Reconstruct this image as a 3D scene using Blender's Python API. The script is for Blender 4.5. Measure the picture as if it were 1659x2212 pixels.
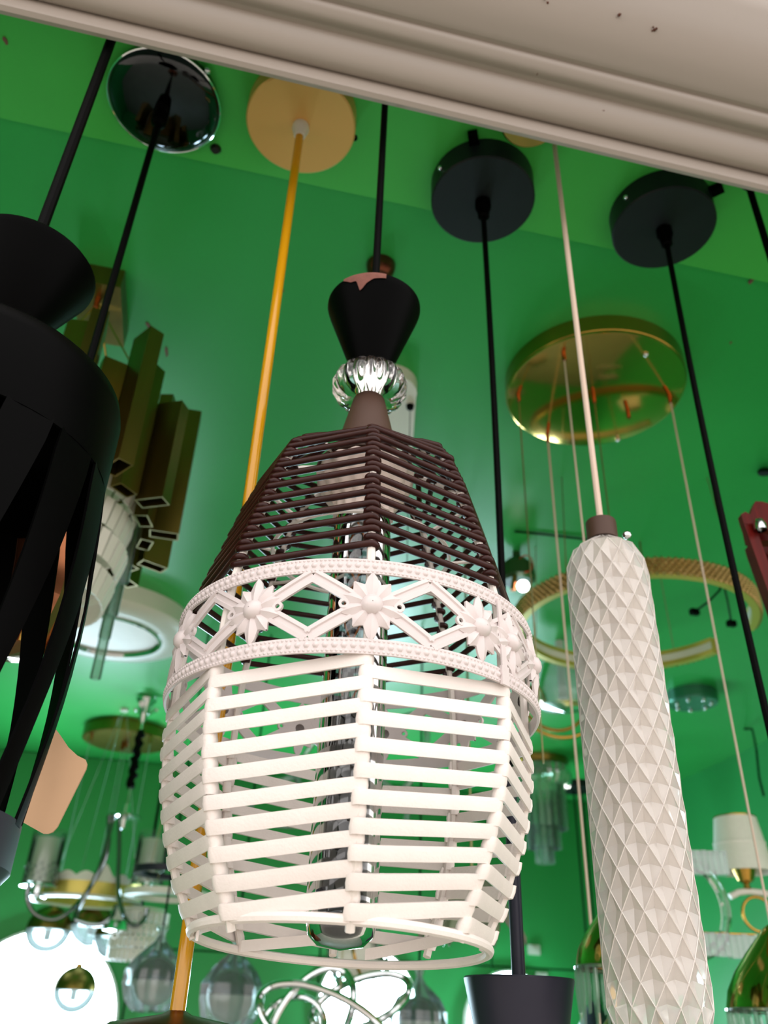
import bpy, math, random
from mathutils import Vector, Matrix
random.seed(7)
PI = math.pi
SC = bpy.context.scene
COL = SC.collection
for o in list(bpy.data.objects):
    bpy.data.objects.remove(o)

# ------------------------------------------------------------------ camera
EYE = Vector((0, 0, 1.7))          # eye height; the shop ceiling is 0.8 m above it
FPX, FW_, FH_ = 1800.0, 1659.0, 2212.0
PITCH, YAW = math.radians(31.757), math.radians(11.75)
ROLL = math.asin(0.03216 / math.cos(PITCH))
fwd = Vector((math.cos(PITCH) * math.sin(YAW), math.cos(PITCH) * math.cos(YAW), math.sin(PITCH)))
r0 = Vector((math.cos(YAW), -math.sin(YAW), 0))
u0 = r0.cross(fwd)
rgt = r0 * math.cos(ROLL) + u0 * math.sin(ROLL)
upv = u0 * math.cos(ROLL) - r0 * math.sin(ROLL)
cam = bpy.data.cameras.new('camera')
cam.sensor_fit = 'VERTICAL'
cam.sensor_height = 36.0
cam.lens = FPX / FH_ * 36.0
cam.clip_start = 0.02
cam.dof.use_dof = True
cam.dof.focus_distance = 0.43
cam.dof.aperture_fstop = 11.0
camo = bpy.data.objects.new('camera', cam)
COL.objects.link(camo)
camo.matrix_world = Matrix(((rgt.x, upv.x, -fwd.x, EYE.x), (rgt.y, upv.y, -fwd.y, EYE.y),
                            (rgt.z, upv.z, -fwd.z, EYE.z), (0, 0, 0, 1)))
SC.camera = camo

# ------------------------------------------------------------------ sky light and exposure
wd = bpy.data.worlds.new('sky')
SC.world = wd
wd.use_nodes = True
bg = wd.node_tree.nodes['Background']
bg.inputs['Color'].default_value = (1.0, 0.965, 0.945, 1)
bg.inputs['Strength'].default_value = 2.12
vs = SC.view_settings
vs.view_transform = 'Standard'
vs.look = 'None'
vs.exposure = 0.0
vs.gamma = 1.0
vs.use_curve_mapping = False
# light paths: enough for lamps behind glass, short enough to stay quick
SC.cycles.max_bounces = 6
SC.cycles.diffuse_bounces = 3
SC.cycles.glossy_bounces = 3
SC.cycles.transmission_bounces = 6
SC.cycles.transparent_max_bounces = 12
SC.cycles.adaptive_threshold = 0.03


# ------------------------------------------------------------------ measuring helpers (photo ray -> place in the shop)
def ray(x, y):
    return (fwd + rgt * ((x - FW_ / 2) / FPX) - upv * ((y - FH_ / 2) / FPX)).normalized()


def at(x, y, d):
    """point at horizontal distance d (m) from the eye"""
    v = ray(x, y)
    return EYE + v * (d / math.hypot(v.x, v.y))


def on_z(x, y, z):
    """point at world height z"""
    v = ray(x, y)
    return EYE + v * ((z - EYE.z) / v.z)


def on_y(x, y, Y):
    v = ray(x, y)
    return EYE + v * (Y / v.y)


def mpp(p):
    """metres per photo pixel at p"""
    return (Vector(p) - EYE).dot(fwd) / FPX


def lin(c):
    return tuple(((v / 255) / 12.92 if v / 255 <= .04045 else ((v / 255 + .055) / 1.055) ** 2.4) for v in c)


# ------------------------------------------------------------------ materials
MATS = {}


def mat(name, col, rough=.5, metal=0., trans=0., ior=1.45, var=0., vscale=20., bump=0., bscale=200., spec=.5,
        emit=None, estr=0., alpha=1., coat=0., stretch=None, col2=None):
    m = bpy.data.materials.new(name)
    m.use_nodes = True
    nt = m.node_tree
    b = nt.nodes['Principled BSDF']
    c = lin(col)
    b.inputs['Base Color'].default_value = (*c, 1)
    b.inputs['Roughness'].default_value = rough
    b.inputs['Metallic'].default_value = metal
    b.inputs['Transmission Weight'].default_value = trans
    b.inputs['IOR'].default_value = ior
    b.inputs['Specular IOR Level'].default_value = spec
    b.inputs['Alpha'].default_value = alpha
    b.inputs['Coat Weight'].default_value = coat
    b.inputs['Coat Roughness'].default_value = .08
    if emit:
        b.inputs['Emission Color'].default_value = (*lin(emit), 1)
        b.inputs['Emission Strength'].default_value = estr
    tc = nt.nodes.new('ShaderNodeTexCoord')
    mp = nt.nodes.new('ShaderNodeMapping')
    nt.links.new(tc.outputs['Object'], mp.inputs['Vector'])
    if stretch:
        mp.inputs['Scale'].default_value = stretch
    if var > 0 or col2:
        n = nt.nodes.new('ShaderNodeTexNoise')
        n.inputs['Scale'].default_value = vscale
        n.inputs['Detail'].default_value = 4
        nt.links.new(mp.outputs['Vector'], n.inputs['Vector'])
        rp = nt.nodes.new('ShaderNodeValToRGB')
        rp.color_ramp.elements[0].position = .3
        rp.color_ramp.elements[1].position = .7
        lo = lin(col2) if col2 else tuple(v * (1 - var) for v in c)
        rp.color_ramp.elements[0].color = (*lo, 1)
        rp.color_ramp.elements[1].color = (*c, 1)
        nt.links.new(n.outputs['Fac'], rp.inputs['Fac'])
        nt.links.new(rp.outputs['Color'], b.inputs['Base Color'])
    if bump > 0:
        n2 = nt.nodes.new('ShaderNodeTexNoise')
        n2.inputs['Scale'].default_value = bscale
        nt.links.new(mp.outputs['Vector'], n2.inputs['Vector'])
        bp = nt.nodes.new('ShaderNodeBump')
        bp.inputs['Strength'].default_value = bump
        bp.inputs['Distance'].default_value = .001
        nt.links.new(n2.outputs['Fac'], bp.inputs['Height'])
        nt.links.new(bp.outputs['Normal'], b.inputs['Normal'])
    MATS[name] = m
    return m


def thin_glass(name, tint, refl=.12, body=0., bcol=(230, 235, 235), rough=.05):
    """thin-walled clear sheet: straight-through light, some gloss, a little milky body"""
    m = bpy.data.materials.new(name)
    m.use_nodes = True
    nt = m.node_tree
    for n in list(nt.nodes):
        if n.type != 'OUTPUT_MATERIAL':
            nt.nodes.remove(n)
    out = [n for n in nt.nodes if n.type == 'OUTPUT_MATERIAL'][0]
    tr = nt.nodes.new('ShaderNodeBsdfTransparent')
    tr.inputs['Color'].default_value = (*lin(tint), 1)
    gl = nt.nodes.new('ShaderNodeBsdfGlossy')
    gl.inputs['Roughness'].default_value = rough
    df = nt.nodes.new('ShaderNodeBsdfDiffuse')
    df.inputs['Color'].default_value = (*lin(bcol), 1)
    tl = nt.nodes.new('ShaderNodeBsdfTranslucent')
    tl.inputs['Color'].default_value = (*lin(bcol), 1)
    ad = nt.nodes.new('ShaderNodeMixShader')
    nt.links.new(df.outputs[0], ad.inputs[1])
    nt.links.new(tl.outputs[0], ad.inputs[2])
    m1 = nt.nodes.new('ShaderNodeMixShader')
    m1.inputs[0].default_value = body
    nt.links.new(tr.outputs[0], m1.inputs[1])
    nt.links.new(ad.outputs[0], m1.inputs[2])
    lw = nt.nodes.new('ShaderNodeFresnel')
    lw.inputs['IOR'].default_value = 1.5
    mx = nt.nodes.new('ShaderNodeMath')
    mx.operation = 'ADD'
    mx.inputs[1].default_value = refl
    mx.use_clamp = True
    nt.links.new(lw.outputs[0], mx.inputs[0])
    m2 = nt.nodes.new('ShaderNodeMixShader')
    nt.links.new(mx.outputs[0], m2.inputs[0])
    nt.links.new(m1.outputs[0], m2.inputs[1])
    nt.links.new(gl.outputs[0], m2.inputs[2])
    nt.links.new(m2.outputs[0], out.inputs['Surface'])
    MATS[name] = m
    return m


mat('green_ceiling', (50, 168, 78), rough=.34, var=.10, vscale=3, bump=.05, bscale=60, spec=.5)
mat('green_soffit', (70, 188, 74), rough=.5, var=.08, vscale=4)
mat('green_wall', (44, 152, 78), rough=.45, var=.08, vscale=2)
mat('seam', (14, 60, 30), rough=.9)
mat('floor_tile', (150, 145, 135), rough=.4, var=.15, vscale=4)
mat('street', (190, 180, 168), rough=.9, var=.2, vscale=3)
mat('cornice_paint', (162, 151, 142), rough=.28, var=.10, vscale=6, stretch=(.15, 3, 3), bump=.04, bscale=40, spec=.45)
mat('facade_paint', (205, 198, 188), rough=.7, var=.1, vscale=3)
mat('rust_spot', (96, 52, 34), rough=.9, var=.4, vscale=300)
mat('black_metal', (4, 4, 4), rough=.42, spec=.03, var=.2, vscale=30)
mat('black_satin', (44, 43, 56), rough=.4, spec=.3, var=.1, vscale=30)
mat('black_canopy', (26, 30, 33), rough=.45, spec=.3, var=.1, vscale=40)
mat('black_cord', (4, 4, 4), rough=.5, spec=.06)
mat('black_chrome', (66, 68, 70), rough=.06, metal=1.0)
mat('chrome', (225, 228, 230), rough=.08, metal=1.)
mat('gold_paint', (240, 180, 104), rough=.36, metal=.3, bump=.05, bscale=900)
mat('gold_mirror', (205, 168, 92), rough=.1, metal=1.)
mat('gold_satin', (190, 150, 70), rough=.25, metal=1.)
mat('gold_brushed', (132, 112, 52), rough=.3, metal=.95, var=.15, vscale=60, stretch=(1, 1, .1))
mat('gold_led', (214, 190, 96), rough=.3, metal=.5)
mat('copper', (196, 112, 72), rough=.22, metal=1.)
mat('copper_dark', (110, 62, 44), rough=.3, metal=.9)
mat('wear_copper', (128, 78, 66), rough=.7, var=.2, vscale=300)
mat('brown_cap', (74, 50, 38), rough=.55, var=.08, vscale=60)
mat('brown_cane', (56, 25, 21), rough=.3, spec=.28, var=.35, vscale=420, stretch=(.25, .25, 1))
mat('white_rattan', (243, 232, 226), rough=.45, var=.05, vscale=90, bump=.15, bscale=700)
mat('white_metal', (218, 206, 204), rough=.35, var=.04, vscale=80)
mat('white_rib', (232, 222, 214), rough=.4, var=.04, vscale=80)
mat('white_plastic', (230, 222, 212), rough=.35, var=.03, vscale=30)
mat('cream_holder', (238, 218, 206), rough=.4, var=.04, vscale=60)
mat('white_fabric', (236, 232, 222), rough=.8, var=.05, vscale=150, bump=.2, bscale=600)
mat('amber_cord', (232, 164, 8), rough=.12, trans=.2, ior=1.45, coat=.5)
mat('white_cord', (214, 190, 172), rough=.5)
mat('thin_wire', (150, 140, 100), rough=.3, metal=.8)
mat('glass', (250, 252, 252), rough=.02, trans=1., ior=1.48)
mat('crystal', (247, 243, 240), rough=.03, trans=1., ior=1.5)
mat('cut_glass', (250, 244, 238), rough=.06, trans=.6, ior=1.5, spec=.9)
mat('glass_ridge', (246, 238, 232), rough=.12, trans=.3, spec=.8)
mat('crystal_core', (240, 226, 214), rough=.55, var=.06, vscale=60)
mat('faceted_core', (196, 184, 182), rough=.14, metal=.9, var=.5, vscale=60)
mat('filament', (214, 120, 40), rough=.3, metal=.4)
mat('teal_metal', (70, 130, 110), rough=.2, metal=.6)
mat('kraft_tag', (222, 180, 142), rough=.75, var=.04, vscale=60)
mat('red_wood', (92, 16, 12), rough=.4, var=.4, vscale=40, stretch=(6, 6, .6), spec=.15)
mat('smoke_mirror', (120, 118, 122), rough=.08, metal=.9)
mat('dark_mirror', (48, 64, 80), rough=.25, metal=.5)
mat('chrome_dark', (128, 134, 136), rough=.12, metal=1.)
mat('stud_gold', (178, 152, 98), rough=.28, metal=.7)
mat('grey_body', (205, 206, 206), rough=.4)
mat('screw_steel', (60, 58, 54), rough=.4, metal=.8)
mat('wall_tag', (190, 190, 176), rough=.6)
mat('lit_white', (255, 255, 255), rough=.6, emit=(208, 238, 255), estr=42.)
mat('lit_small', (255, 255, 255), rough=.6, emit=(255, 255, 250), estr=6.)
mat('red_wire', (170, 50, 36), rough=.5)
mat('green_housing', (40, 74, 36), rough=.35)
mat('copper_glass', (190, 118, 78), rough=.16, metal=.75, var=.45, vscale=28)
thin_glass('smoke_tube', (188, 194, 196), refl=.05)
thin_glass('clear_sheet', (230, 240, 235), refl=.02, body=.06)
thin_glass('clear_rod', (218, 238, 226), refl=.12, body=.2)
thin_glass('bag_film', (228, 234, 232), refl=.05, body=.24, rough=.2)
thin_glass('petal_film', (222, 214, 200), refl=.05, body=.45, bcol=(226, 216, 200))


# ------------------------------------------------------------------ mesh helpers
class MB:
    def __init__(s):
        s.v = []
        s.f = []

    def add(s, vs_, fs_):
        k = len(s.v)
        s.v += [tuple(p) for p in vs_]
        s.f += [tuple(i + k for i in f) for f in fs_]
        return s

    def box(s, c, d, rz=0., tilt=None):
        c = Vector(c)
        M = Matrix.Rotation(rz, 3, 'Z')
        if tilt is not None:
            M = M @ tilt
        pts = [c + M @ Vector((x * d[0] / 2, y * d[1] / 2, z * d[2] / 2)) for z in (-1, 1) for y in (-1, 1) for x in (-1, 1)]
        return s.add(pts, [(0, 2, 3, 1), (4, 5, 7, 6), (0, 1, 5, 4), (2, 6, 7, 3), (0, 4, 6, 2), (1, 3, 7, 5)])

    def tube(s, pts, r, n=8, closed=False):
        pts = [Vector(p) for p in pts]
        m = len(pts)
        rr = r if isinstance(r, (list, tuple)) else [r] * m
        T = []
        for i in range(m):
            a = pts[(i - 1) % m] if (closed or i > 0) else pts[i]
            b = pts[(i + 1) % m] if (closed or i < m - 1) else pts[i]
            T.append((b - a).normalized())
        ref = Vector((0, 0, 1)) if abs(T[0].z) < .9 else Vector((1, 0, 0))
        N = (ref - T[0] * ref.dot(T[0])).normalized()
        rings = []
        for i in range(m):
            N = (N - T[i] * N.dot(T[i])).normalized()
            B = T[i].cross(N)
            rings.append([pts[i] + (N * math.cos(2 * PI * j / n) + B * math.sin(2 * PI * j / n)) * rr[i] for j in range(n)])
        vv = [p for q in rings for p in q]
        ff = []
        for i in range(m if closed else m - 1):
            a, b = i * n, ((i + 1) % m) * n
            ff += [(a + j, a + (j + 1) % n, b + (j + 1) % n, b + j) for j in range(n)]
        if not closed:
            ff += [tuple(range(n - 1, -1, -1)), tuple(range((m - 1) * n, m * n))]
        return s.add(vv, ff)

    def lathe(s, prof, c=(0, 0, 0), n=32, a0=0., a1=2 * PI, rad=None):
        """prof: (r, z) pairs; rad(angle) may modulate the radius"""
        c = Vector(c)
        full = abs(a1 - a0 - 2 * PI) < 1e-6
        m = n if full else n + 1
        vv = []
        for r, z in prof:
            for j in range(m):
                a = a0 + (a1 - a0) * j / n
                k = rad(a) if rad else 1.
                vv.append(c + Vector((r * k * math.cos(a), r * k * math.sin(a), z)))
        ff = []
        for i in range(len(prof) - 1):
            for j in range(n):
                j2 = (j + 1) % m if full else j + 1
                ff.append((i * m + j, i * m + j2, (i + 1) * m + j2, (i + 1) * m + j))
        return s.add(vv, ff)

    def ball(s, c, r, nu=24, nv=14, v0=-PI / 2, v1=PI / 2):
        return s.lathe([(max(1e-5, r * math.cos(v0 + (v1 - v0) * i / nv)), r * math.sin(v0 + (v1 - v0) * i / nv)) for i in range(nv + 1)], c, nu)

    def torus(s, c, R, r, n=40, k=8, ax=None, squash=None):
        c = Vector(c)
        pts = []
        for i in range(n):
            a = 2 * PI * i / n
            p = Vector((R * math.cos(a), R * math.sin(a), 0))
            if squash:
                p.y *= squash
            pts.append(c + (ax @ p if ax else p))
        return s.tube(pts, r, k, closed=True)

    def strip(s, upper, lower, th, closed=False):
        """flat band between two point rows, thickened towards -normal"""
        m = len(upper)
        U = [Vector(p) for p in upper]
        L = [Vector(p) for p in lower]
        vv = []
        for i in range(m):
            a = (i - 1) % m if (closed or i > 0) else i
            b = (i + 1) % m if (closed or i < m - 1) else i
            t = (U[b] - U[a] + L[b] - L[a]).normalized()
            w = (U[i] - L[i]).normalized()
            nn = t.cross(w)
            vv += [U[i], (U[i] + L[i]) / 2 + nn * th * .35, L[i], L[i] - nn * th, U[i] - nn * th]
        ff = []
        for i in range(m if closed else m - 1):
            a, b = 5 * i, 5 * ((i + 1) % m)
            ff += [(a + j, b + j, b + (j + 1) % 5, a + (j + 1) % 5) for j in range(5)]
        if not closed:
            ff += [(0, 1, 2, 3, 4), tuple(5 * (m - 1) + j for j in (4, 3, 2, 1, 0))]
        return s.add(vv, ff)

    def prism(s, poly, fn, w0, w1):
        """poly in (a, b); fn(a, b, w) -> point"""
        n = len(poly)
        vv = [fn(a, b, w0) for a, b in poly] + [fn(a, b, w1) for a, b in poly]
        ff = [tuple(range(n - 1, -1, -1)), tuple(range(n, 2 * n))] + [(i, (i + 1) % n, n + (i + 1) % n, n + i) for i in range(n)]
        return s.add(vv, ff)


WLOC = {}


def mesh(name, mb, m, off, smooth=35):
    me = bpy.data.meshes.new(name)
    me.from_pydata([(p[0] - off[0], p[1] - off[1], p[2] - off[2]) for p in mb.v], [], mb.f)
    me.materials.append(MATS[m] if isinstance(m, str) else m)
    if smooth:
        me.polygons.foreach_set('use_smooth', [True] * len(me.polygons))
        me.set_sharp_from_angle(angle=math.radians(smooth))
    me.update()
    return me


def obj(name, mb, m, parent=None, smooth=35, off=None):
    """one mesh object, authored in world coordinates (or in the thing's own when off is given)"""
    base = WLOC[parent.name] if parent else Vector((0, 0, 0))
    o = bpy.data.objects.new(name, mesh(name, mb, m, base if off is None else off, smooth))
    COL.objects.link(o)
    if parent:
        o.parent = parent
    WLOC[o.name] = base
    return o


def dup(o, parent, rz=0., loc=None):
    c = o.copy()
    COL.objects.link(c)
    c.parent = parent
    c.rotation_euler = (0, 0, rz)
    if loc is not None:
        c.location = loc
    WLOC[c.name] = WLOC[o.name]
    return c


def tag(o, label, cat, group=None):
    o['label'] = label
    o['category'] = cat
    if group:
        o['group'] = group
    return o


def thing(name, label, cat, loc, group=None):
    o = bpy.data.objects.new(name, None)
    o.empty_display_size = .02
    COL.objects.link(o)
    o.location = loc
    WLOC[o.name] = Vector(loc)
    return tag(o, label, cat, group)


def struct(name, mb, m, label, cat, smooth=0):
    o = obj(name, mb, m, None, smooth)
    o['kind'] = 'structure'
    o['label'] = label
    o['category'] = cat
    return o


def lerp(a, b, t):
    return Vector(a) + (Vector(b) - Vector(a)) * t


def sag(a, b, s, n=10):
    a, b = Vector(a), Vector(b)
    out = []
    for i in range(n + 1):
        t = i / n
        p = a + (b - a) * t
        p += Vector(s) * math.sin(PI * t)
        out.append(p)
    return out


# ================================================================== THE SETTING
CZ, SZ = 2.5, 2.488            # ceiling, and the slightly lower strip behind the shop front
XL, XR, YB, YF = -2.0, 1.715, 3.2, .44
struct('ceiling', MB().box(((XL + XR) / 2, (.60 + YB) / 2 + .05, CZ + .05), (XR - XL + .2, YB - .60 + .1, .1)), 'green_ceiling',
       'glossy green painted ceiling the lamps hang from', 'ceiling')
sof = struct('trim_1', MB().box(((XL + XR) / 2, (YF + .60) / 2 - .02, SZ + .056), (XR - XL + .2, .60 - YF + .04, .112)), 'green_soffit',
             'lighter green ceiling strip right behind the shop front', 'ceiling strip')
struct('wall_left', MB().box((XL - .05, (YF + YB) / 2, 1.25), (.1, YB - YF + .2, 2.5)), 'green_wall', 'green painted left wall of the shop', 'wall')
struct('wall_right', MB().box((XR + .05, (YF + YB) / 2, 1.25), (.1, YB - YF + .2, 2.5)), 'green_wall', 'green painted right wall of the shop', 'wall')
wb = struct('wall_back', MB().box(((XL + XR) / 2, YB + .07, 1.25), (XR - XL + .2, .1, 2.5)), 'seam', 'green panelled back wall of the shop', 'wall')
pw, ph = .62, .56
xs = [XL + .02 + i * pw for i in range(8)]
for i, x in enumerate(xs):
    x1 = min(x + pw, XR)
    for z0, z1 in ((0., .78), (.78, 1.90), (1.90, 2.5)):
        if x1 - x < .05:
            continue
        obj('wall_panel', MB().box(((x + x1) / 2, YB + .01, (z0 + z1) / 2), (x1 - x - .007, .022, z1 - z0 - .006)), 'green_wall', wb, 0)
struct('floor', MB().box(((XL + XR) / 2, (YF + YB) / 2, -.05), (XR - XL + .2, YB - YF + .2, .1)), 'floor_tile', 'pale tiled shop floor', 'floor')
struct('ground', MB().box((0, -7.6, -.06), (30, 16, .1)), 'street', 'pale paved street in front of the shop', 'ground')
# shop-front cornice: a moulded profile run along the opening
prof = []
prof += [(.411, .672), (.411, .663), (.4095, .6605), (.406, .6598), (.4025, .662), (.4015, .666)]
for i in range(9):                                   # ovolo
    t = i / 8
    a = -PI / 2 * .1 - t * PI * .62
    prof.append((.3905 + .0115 * math.cos(a), .680 + .0135 * math.sin(a) - .0 + .012 * t))
prof += [(.3795, .688), (.3785, .6925), (.3745, .6925)]
for i in range(8):
    t = i / 7
    prof.append((.3745 - .014 * t, .6925 + .004 * t - .0035 * math.sin(PI * t)))
prof += [(.3600, .7005), (.3560, .7000)]
for i in range(14):                                  # broad cove
    t = i / 13
    prof.append((.3560 - .056 * t, .7000 + .062 * t - .014 * math.sin(PI * t * .9)))
prof += [(.2995, .768), (.2940, .769), (.2900, .776), (.288, .82), (.44, .82)]
mb = MB()
n = len(prof)
x0, x1 = XL - 1.5, XR + 1.5
mb.add([(x0, y, EYE.z + z) for y, z in prof] + [(x1, y, EYE.z + z) for y, z in prof],
       [(i, i + 1, n + i + 1, n + i) for i in range(n - 1)] + [(n - 1, 0, n, 2 * n - 1)])
struct('trim_2', mb, 'cornice_paint', 'off-white moulded cornice above the open shop front', 'cornice', 40)
cornice = bpy.data.objects['trim_2']
struct('wall_front', MB().box((0, .39, 3.95), (XR - XL + 3.2, .19, 2.88)), 'facade_paint', 'pale facade wall above the cornice', 'wall')
for px, py, s in ((1337, 40, 1.), (1412, 66, .8), (1180, 8, .9), (1303, 240, .35), (1160, 160, .2)):
    k = 2.35 if py < 100 else 1.86
    p = ray(px, py)
    # where the ray meets the cove, found by stepping
    q = None
    for i in range(400):
        d = .5 + i * .0015
        w = EYE + p * d
        zz = w.z - EYE.z
        for (ya, za), (yb, zb) in zip(prof[:-2], prof[1:-1]):
            if min(ya, yb) - 1e-4 <= w.y <= max(ya, yb) + 1e-4:
                zi = za + (zb - za) * ((w.y - ya) / (yb - ya) if abs(yb - ya) > 1e-6 else 0)
                if zz >= zi - .0005:
                    q = w
                    break
        if q:
            break
    if q:
        m2 = MB()
        for j in range(5):
            a = Vector((random.uniform(-.003, .003), random.uniform(-.004, .004), 0)) * s
            m2.ball(q + a, .0016 * s * random.uniform(.5, 1.1), 6, 4)
        obj('rust_spot', m2, 'rust_spot', cornice)
# chips, screws and stains on the ceiling
ceil_o = bpy.data.objects['ceiling']
for px, py, w, h, a in ((325, 708, 12, 34, .6), (360, 760, 8, 22, .1), (612, 628, 4, 5, 0), (1578, 740, 5, 5, 0), (12, 88, 10, 12, .3)):
    z = SZ if py < 200 else CZ
    p = on_z(px, py, z)
    k = mpp(p)
    m2 = MB()
    pts = []
    for j in range(9):
        t = 2 * PI * j / 9
        rr = random.uniform(.6, 1.1)
        pts.append((math.cos(t) * w * k * .5 * rr, math.sin(t) * h * k * .8 * rr))
    ca, sa = math.cos(a), math.sin(a)
    m2.prism(pts, lambda u, v, w_, p=p, ca=ca, sa=sa: p + Vector((u * ca + v * sa, -u * sa + v * ca, w_)), -.0008, .0005)
    obj('paint_chip', m2, 'wear_copper', sof if py < 200 else ceil_o)
p = on_z(466, 321, SZ)
obj('screw', MB().lathe([(.0001, -.004), (.004, -.004), (.006, -.001), (.006, .001)], p, 14), 'screw_steel', sof)
# loose cables on the ceiling
obj('cable', MB().tube([on_z(1112, 1148, CZ - .004), on_z(1180, 1155, CZ - .003), on_z(1275, 1166, CZ - .004)], .0022, 6), 'black_cord', ceil_o)
m2 = MB().tube([on_z(1560, 1250, CZ - .0), on_z(1555, 1275, CZ - .02), on_z(1530, 1300, CZ - .04), on_z(1500, 1322, CZ - .04)], .0022, 6)
m2.tube([on_z(1560, 1250, CZ), on_z(1572, 1300, CZ - .03), on_z(1580, 1345, CZ - .05)], .0022, 6)
for q in (on_z(1500, 1322, CZ - .04), on_z(1580, 1347, CZ - .05)):
    m2.box(q, (.018, .012, .012))
obj('cable', m2, 'black_cord', ceil_o)
m2 = MB().tube([on_z(1645, 1020, CZ - .002), on_z(1670, 1018, CZ - .03)], .007, 8)
obj('cable', m2, 'black_cord', ceil_o)
m2 = MB().tube([on_z(1608, 1575, CZ - .0), on_z(1625, 1575, CZ - .03), at(1634, 1620, 2.3), at(1640, 1680, 2.3), at(1650, 1720, 2.3)], .003, 6)
obj('cable', m2, 'black_cord', ceil_o)
m2 = MB().tube([on_z(1619, 611, CZ - .002), on_z(1640, 585, CZ - .004), on_z(1675, 545, CZ - .004)], .0022, 6)
obj('cable', m2, 'wear_copper', ceil_o)


# ================================================================== THE BASKET PENDANT (main lamp)
AX = Vector((.0787, .4432, EYE.z))
RIB0 = math.radians(-97)
PROFILE = [(0.0295, .3085), (0.0415, .3070), (0.0547, .3020), (0.0632, .2930), (0.0717, .2725), (0.0822, .238), (0.0902, .213), (0.0948, .190),
           (0.0968, .165), (0.0970, .1225), (0.0945, .102), (0.0895, .081), (0.0823, .060), (0.0732, .042), (0.0695, .033)]


def Rz(z):
    P = PROFILE
    if z >= P[0][1]:
        return P[0][0]
    for (ra, za), (rb, zb) in zip(P[:-1], P[1:]):
        if zb <= z <= za:
            return ra + (rb - ra) * (za - z) / (za - zb)
    return P[-1][0]


lamp = thing('basket_pendant_lamp', 'woven basket pendant lamp, brown cane above and wide white strips below a flower band', 'pendant lamp', AX)
# ribs, all the way up
for k in range(8):
    a = RIB0 + k * PI / 4
    mb = MB().tube([AX + Vector((r * math.cos(a), r * math.sin(a), z)) for r, z in PROFILE], .0022, 7)
    obj('rib', mb, 'white_rib', lamp)


def wrap_path(rv, aside, rw, bow=.0):
    """plan path of one winding between the ribs at angle 0 and 45 deg, curling round each rib"""
    pts = []
    for a, s in ((0., -1), (PI / 4, 1)):
        c = Vector((rv * math.cos(a), rv * math.sin(a), 0))
        nf = Vector((math.cos(PI / 8), math.sin(PI / 8), 0))      # outward normal of the face
        tf = Vector((-math.sin(PI / 8), math.cos(PI / 8), 0))     # along the face
        arc = []
        for j in range(7):
            t = (.0 + 190 * j / 6) * PI / 180
            arc.append(c + (nf * math.cos(t) + tf * s * math.sin(t)) * rw)
        pts += arc[::-1] if s < 0 else [arc[0] + tf * -.008] + arc
        if s < 0:
            pts.append(arc[0] + tf * .008)
    return pts


def rise(pts, d):
    """share of the way along the face, 0 at the first rib and 1 at the second"""
    n = len(pts)
    return [0. if i < 7 else (.1 if i == 7 else (.9 if i == 8 else 1.)) for i in range(n)]


def white_row(z, w=.0061, th=.0012, rw=.0032, dz=.0056):
    up = wrap_path(Rz(z + w / 2), 0, rw)
    lo = wrap_path(Rz(z - w / 2), 0, rw)
    tt = rise(up, dz)
    U = [Vector((p.x, p.y, z + dz * (t - .5) + w / 2)) for p, t in zip(up, tt)]
    L = [Vector((p.x, p.y, z + dz * (t - .5) - w / 2)) for p, t in zip(lo, tt)]
    return MB().strip(U, L, th)


def cane_row(r, z, slope, rw=.0028, rc=.0019, dz=-.0050):
    pts = wrap_path(r, 0, rw)
    tt = rise(pts, dz)
    out = []
    for p, t in zip(pts, tt):
        e = dz * (t - .5)
        k = 1 + slope * e / r
        out.append(Vector((p.x * k, p.y * k, z + e * (1 if slope == 0 else 1 / math.hypot(1, slope)))))
    return MB().tube(out, rc, 7)


def place(name, m_, k, jit, jz):
    o = bpy.data.objects.new(name, m_)
    COL.objects.link(o)
    o.parent = lamp
    o.rotation_euler = (0, 0, RIB0 + k * PI / 4 + random.uniform(-jit, jit))
    o.location = (0, 0, random.uniform(-jz, jz))


# white strips: ten rows on each of the eight faces, each rising half a row from rib to rib
for i in range(10):
    zi = .1370 - .01055 * i
    m_ = mesh('weave_strip', white_row(zi), 'white_rattan', (0, 0, 0), 50)
    m_r = mesh('weave_strip', white_row(zi - .0030, dz=.0), 'white_rattan', (0, 0, 0), 50)
    m_l = mesh('weave_strip', white_row(zi + .0027, dz=.0012), 'white_rattan', (0, 0, 0), 50)
    for k in range(8):
        place('weave_strip', {1: m_r, 6: m_l}.get(k, m_), k, .002, .0005)
# brown canes, spaced along the slope and falling half a row from rib to rib
arc = []
for (ra, za), (rb, zb) in zip(PROFILE[:-1], PROFILE[1:]):
    for j in range(20):
        t = j / 20
        arc.append((ra + (rb - ra) * t, za + (zb - za) * t))
cum = [0]
for p, q in zip(arc[:-1], arc[1:]):
    cum.append(cum[-1] + math.hypot(p[0] - q[0], p[1] - q[1]))


def at_arc(s):
    for i in range(len(cum) - 1):
        if cum[i] <= s <= cum[i + 1]:
            p, q = arc[max(0, i - 3)], arc[min(len(arc) - 1, i + 3)]
            return arc[i], (q[0] - p[0]) / min(-1e-3, q[1] - p[1])
    return arc[-1], 0.


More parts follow.
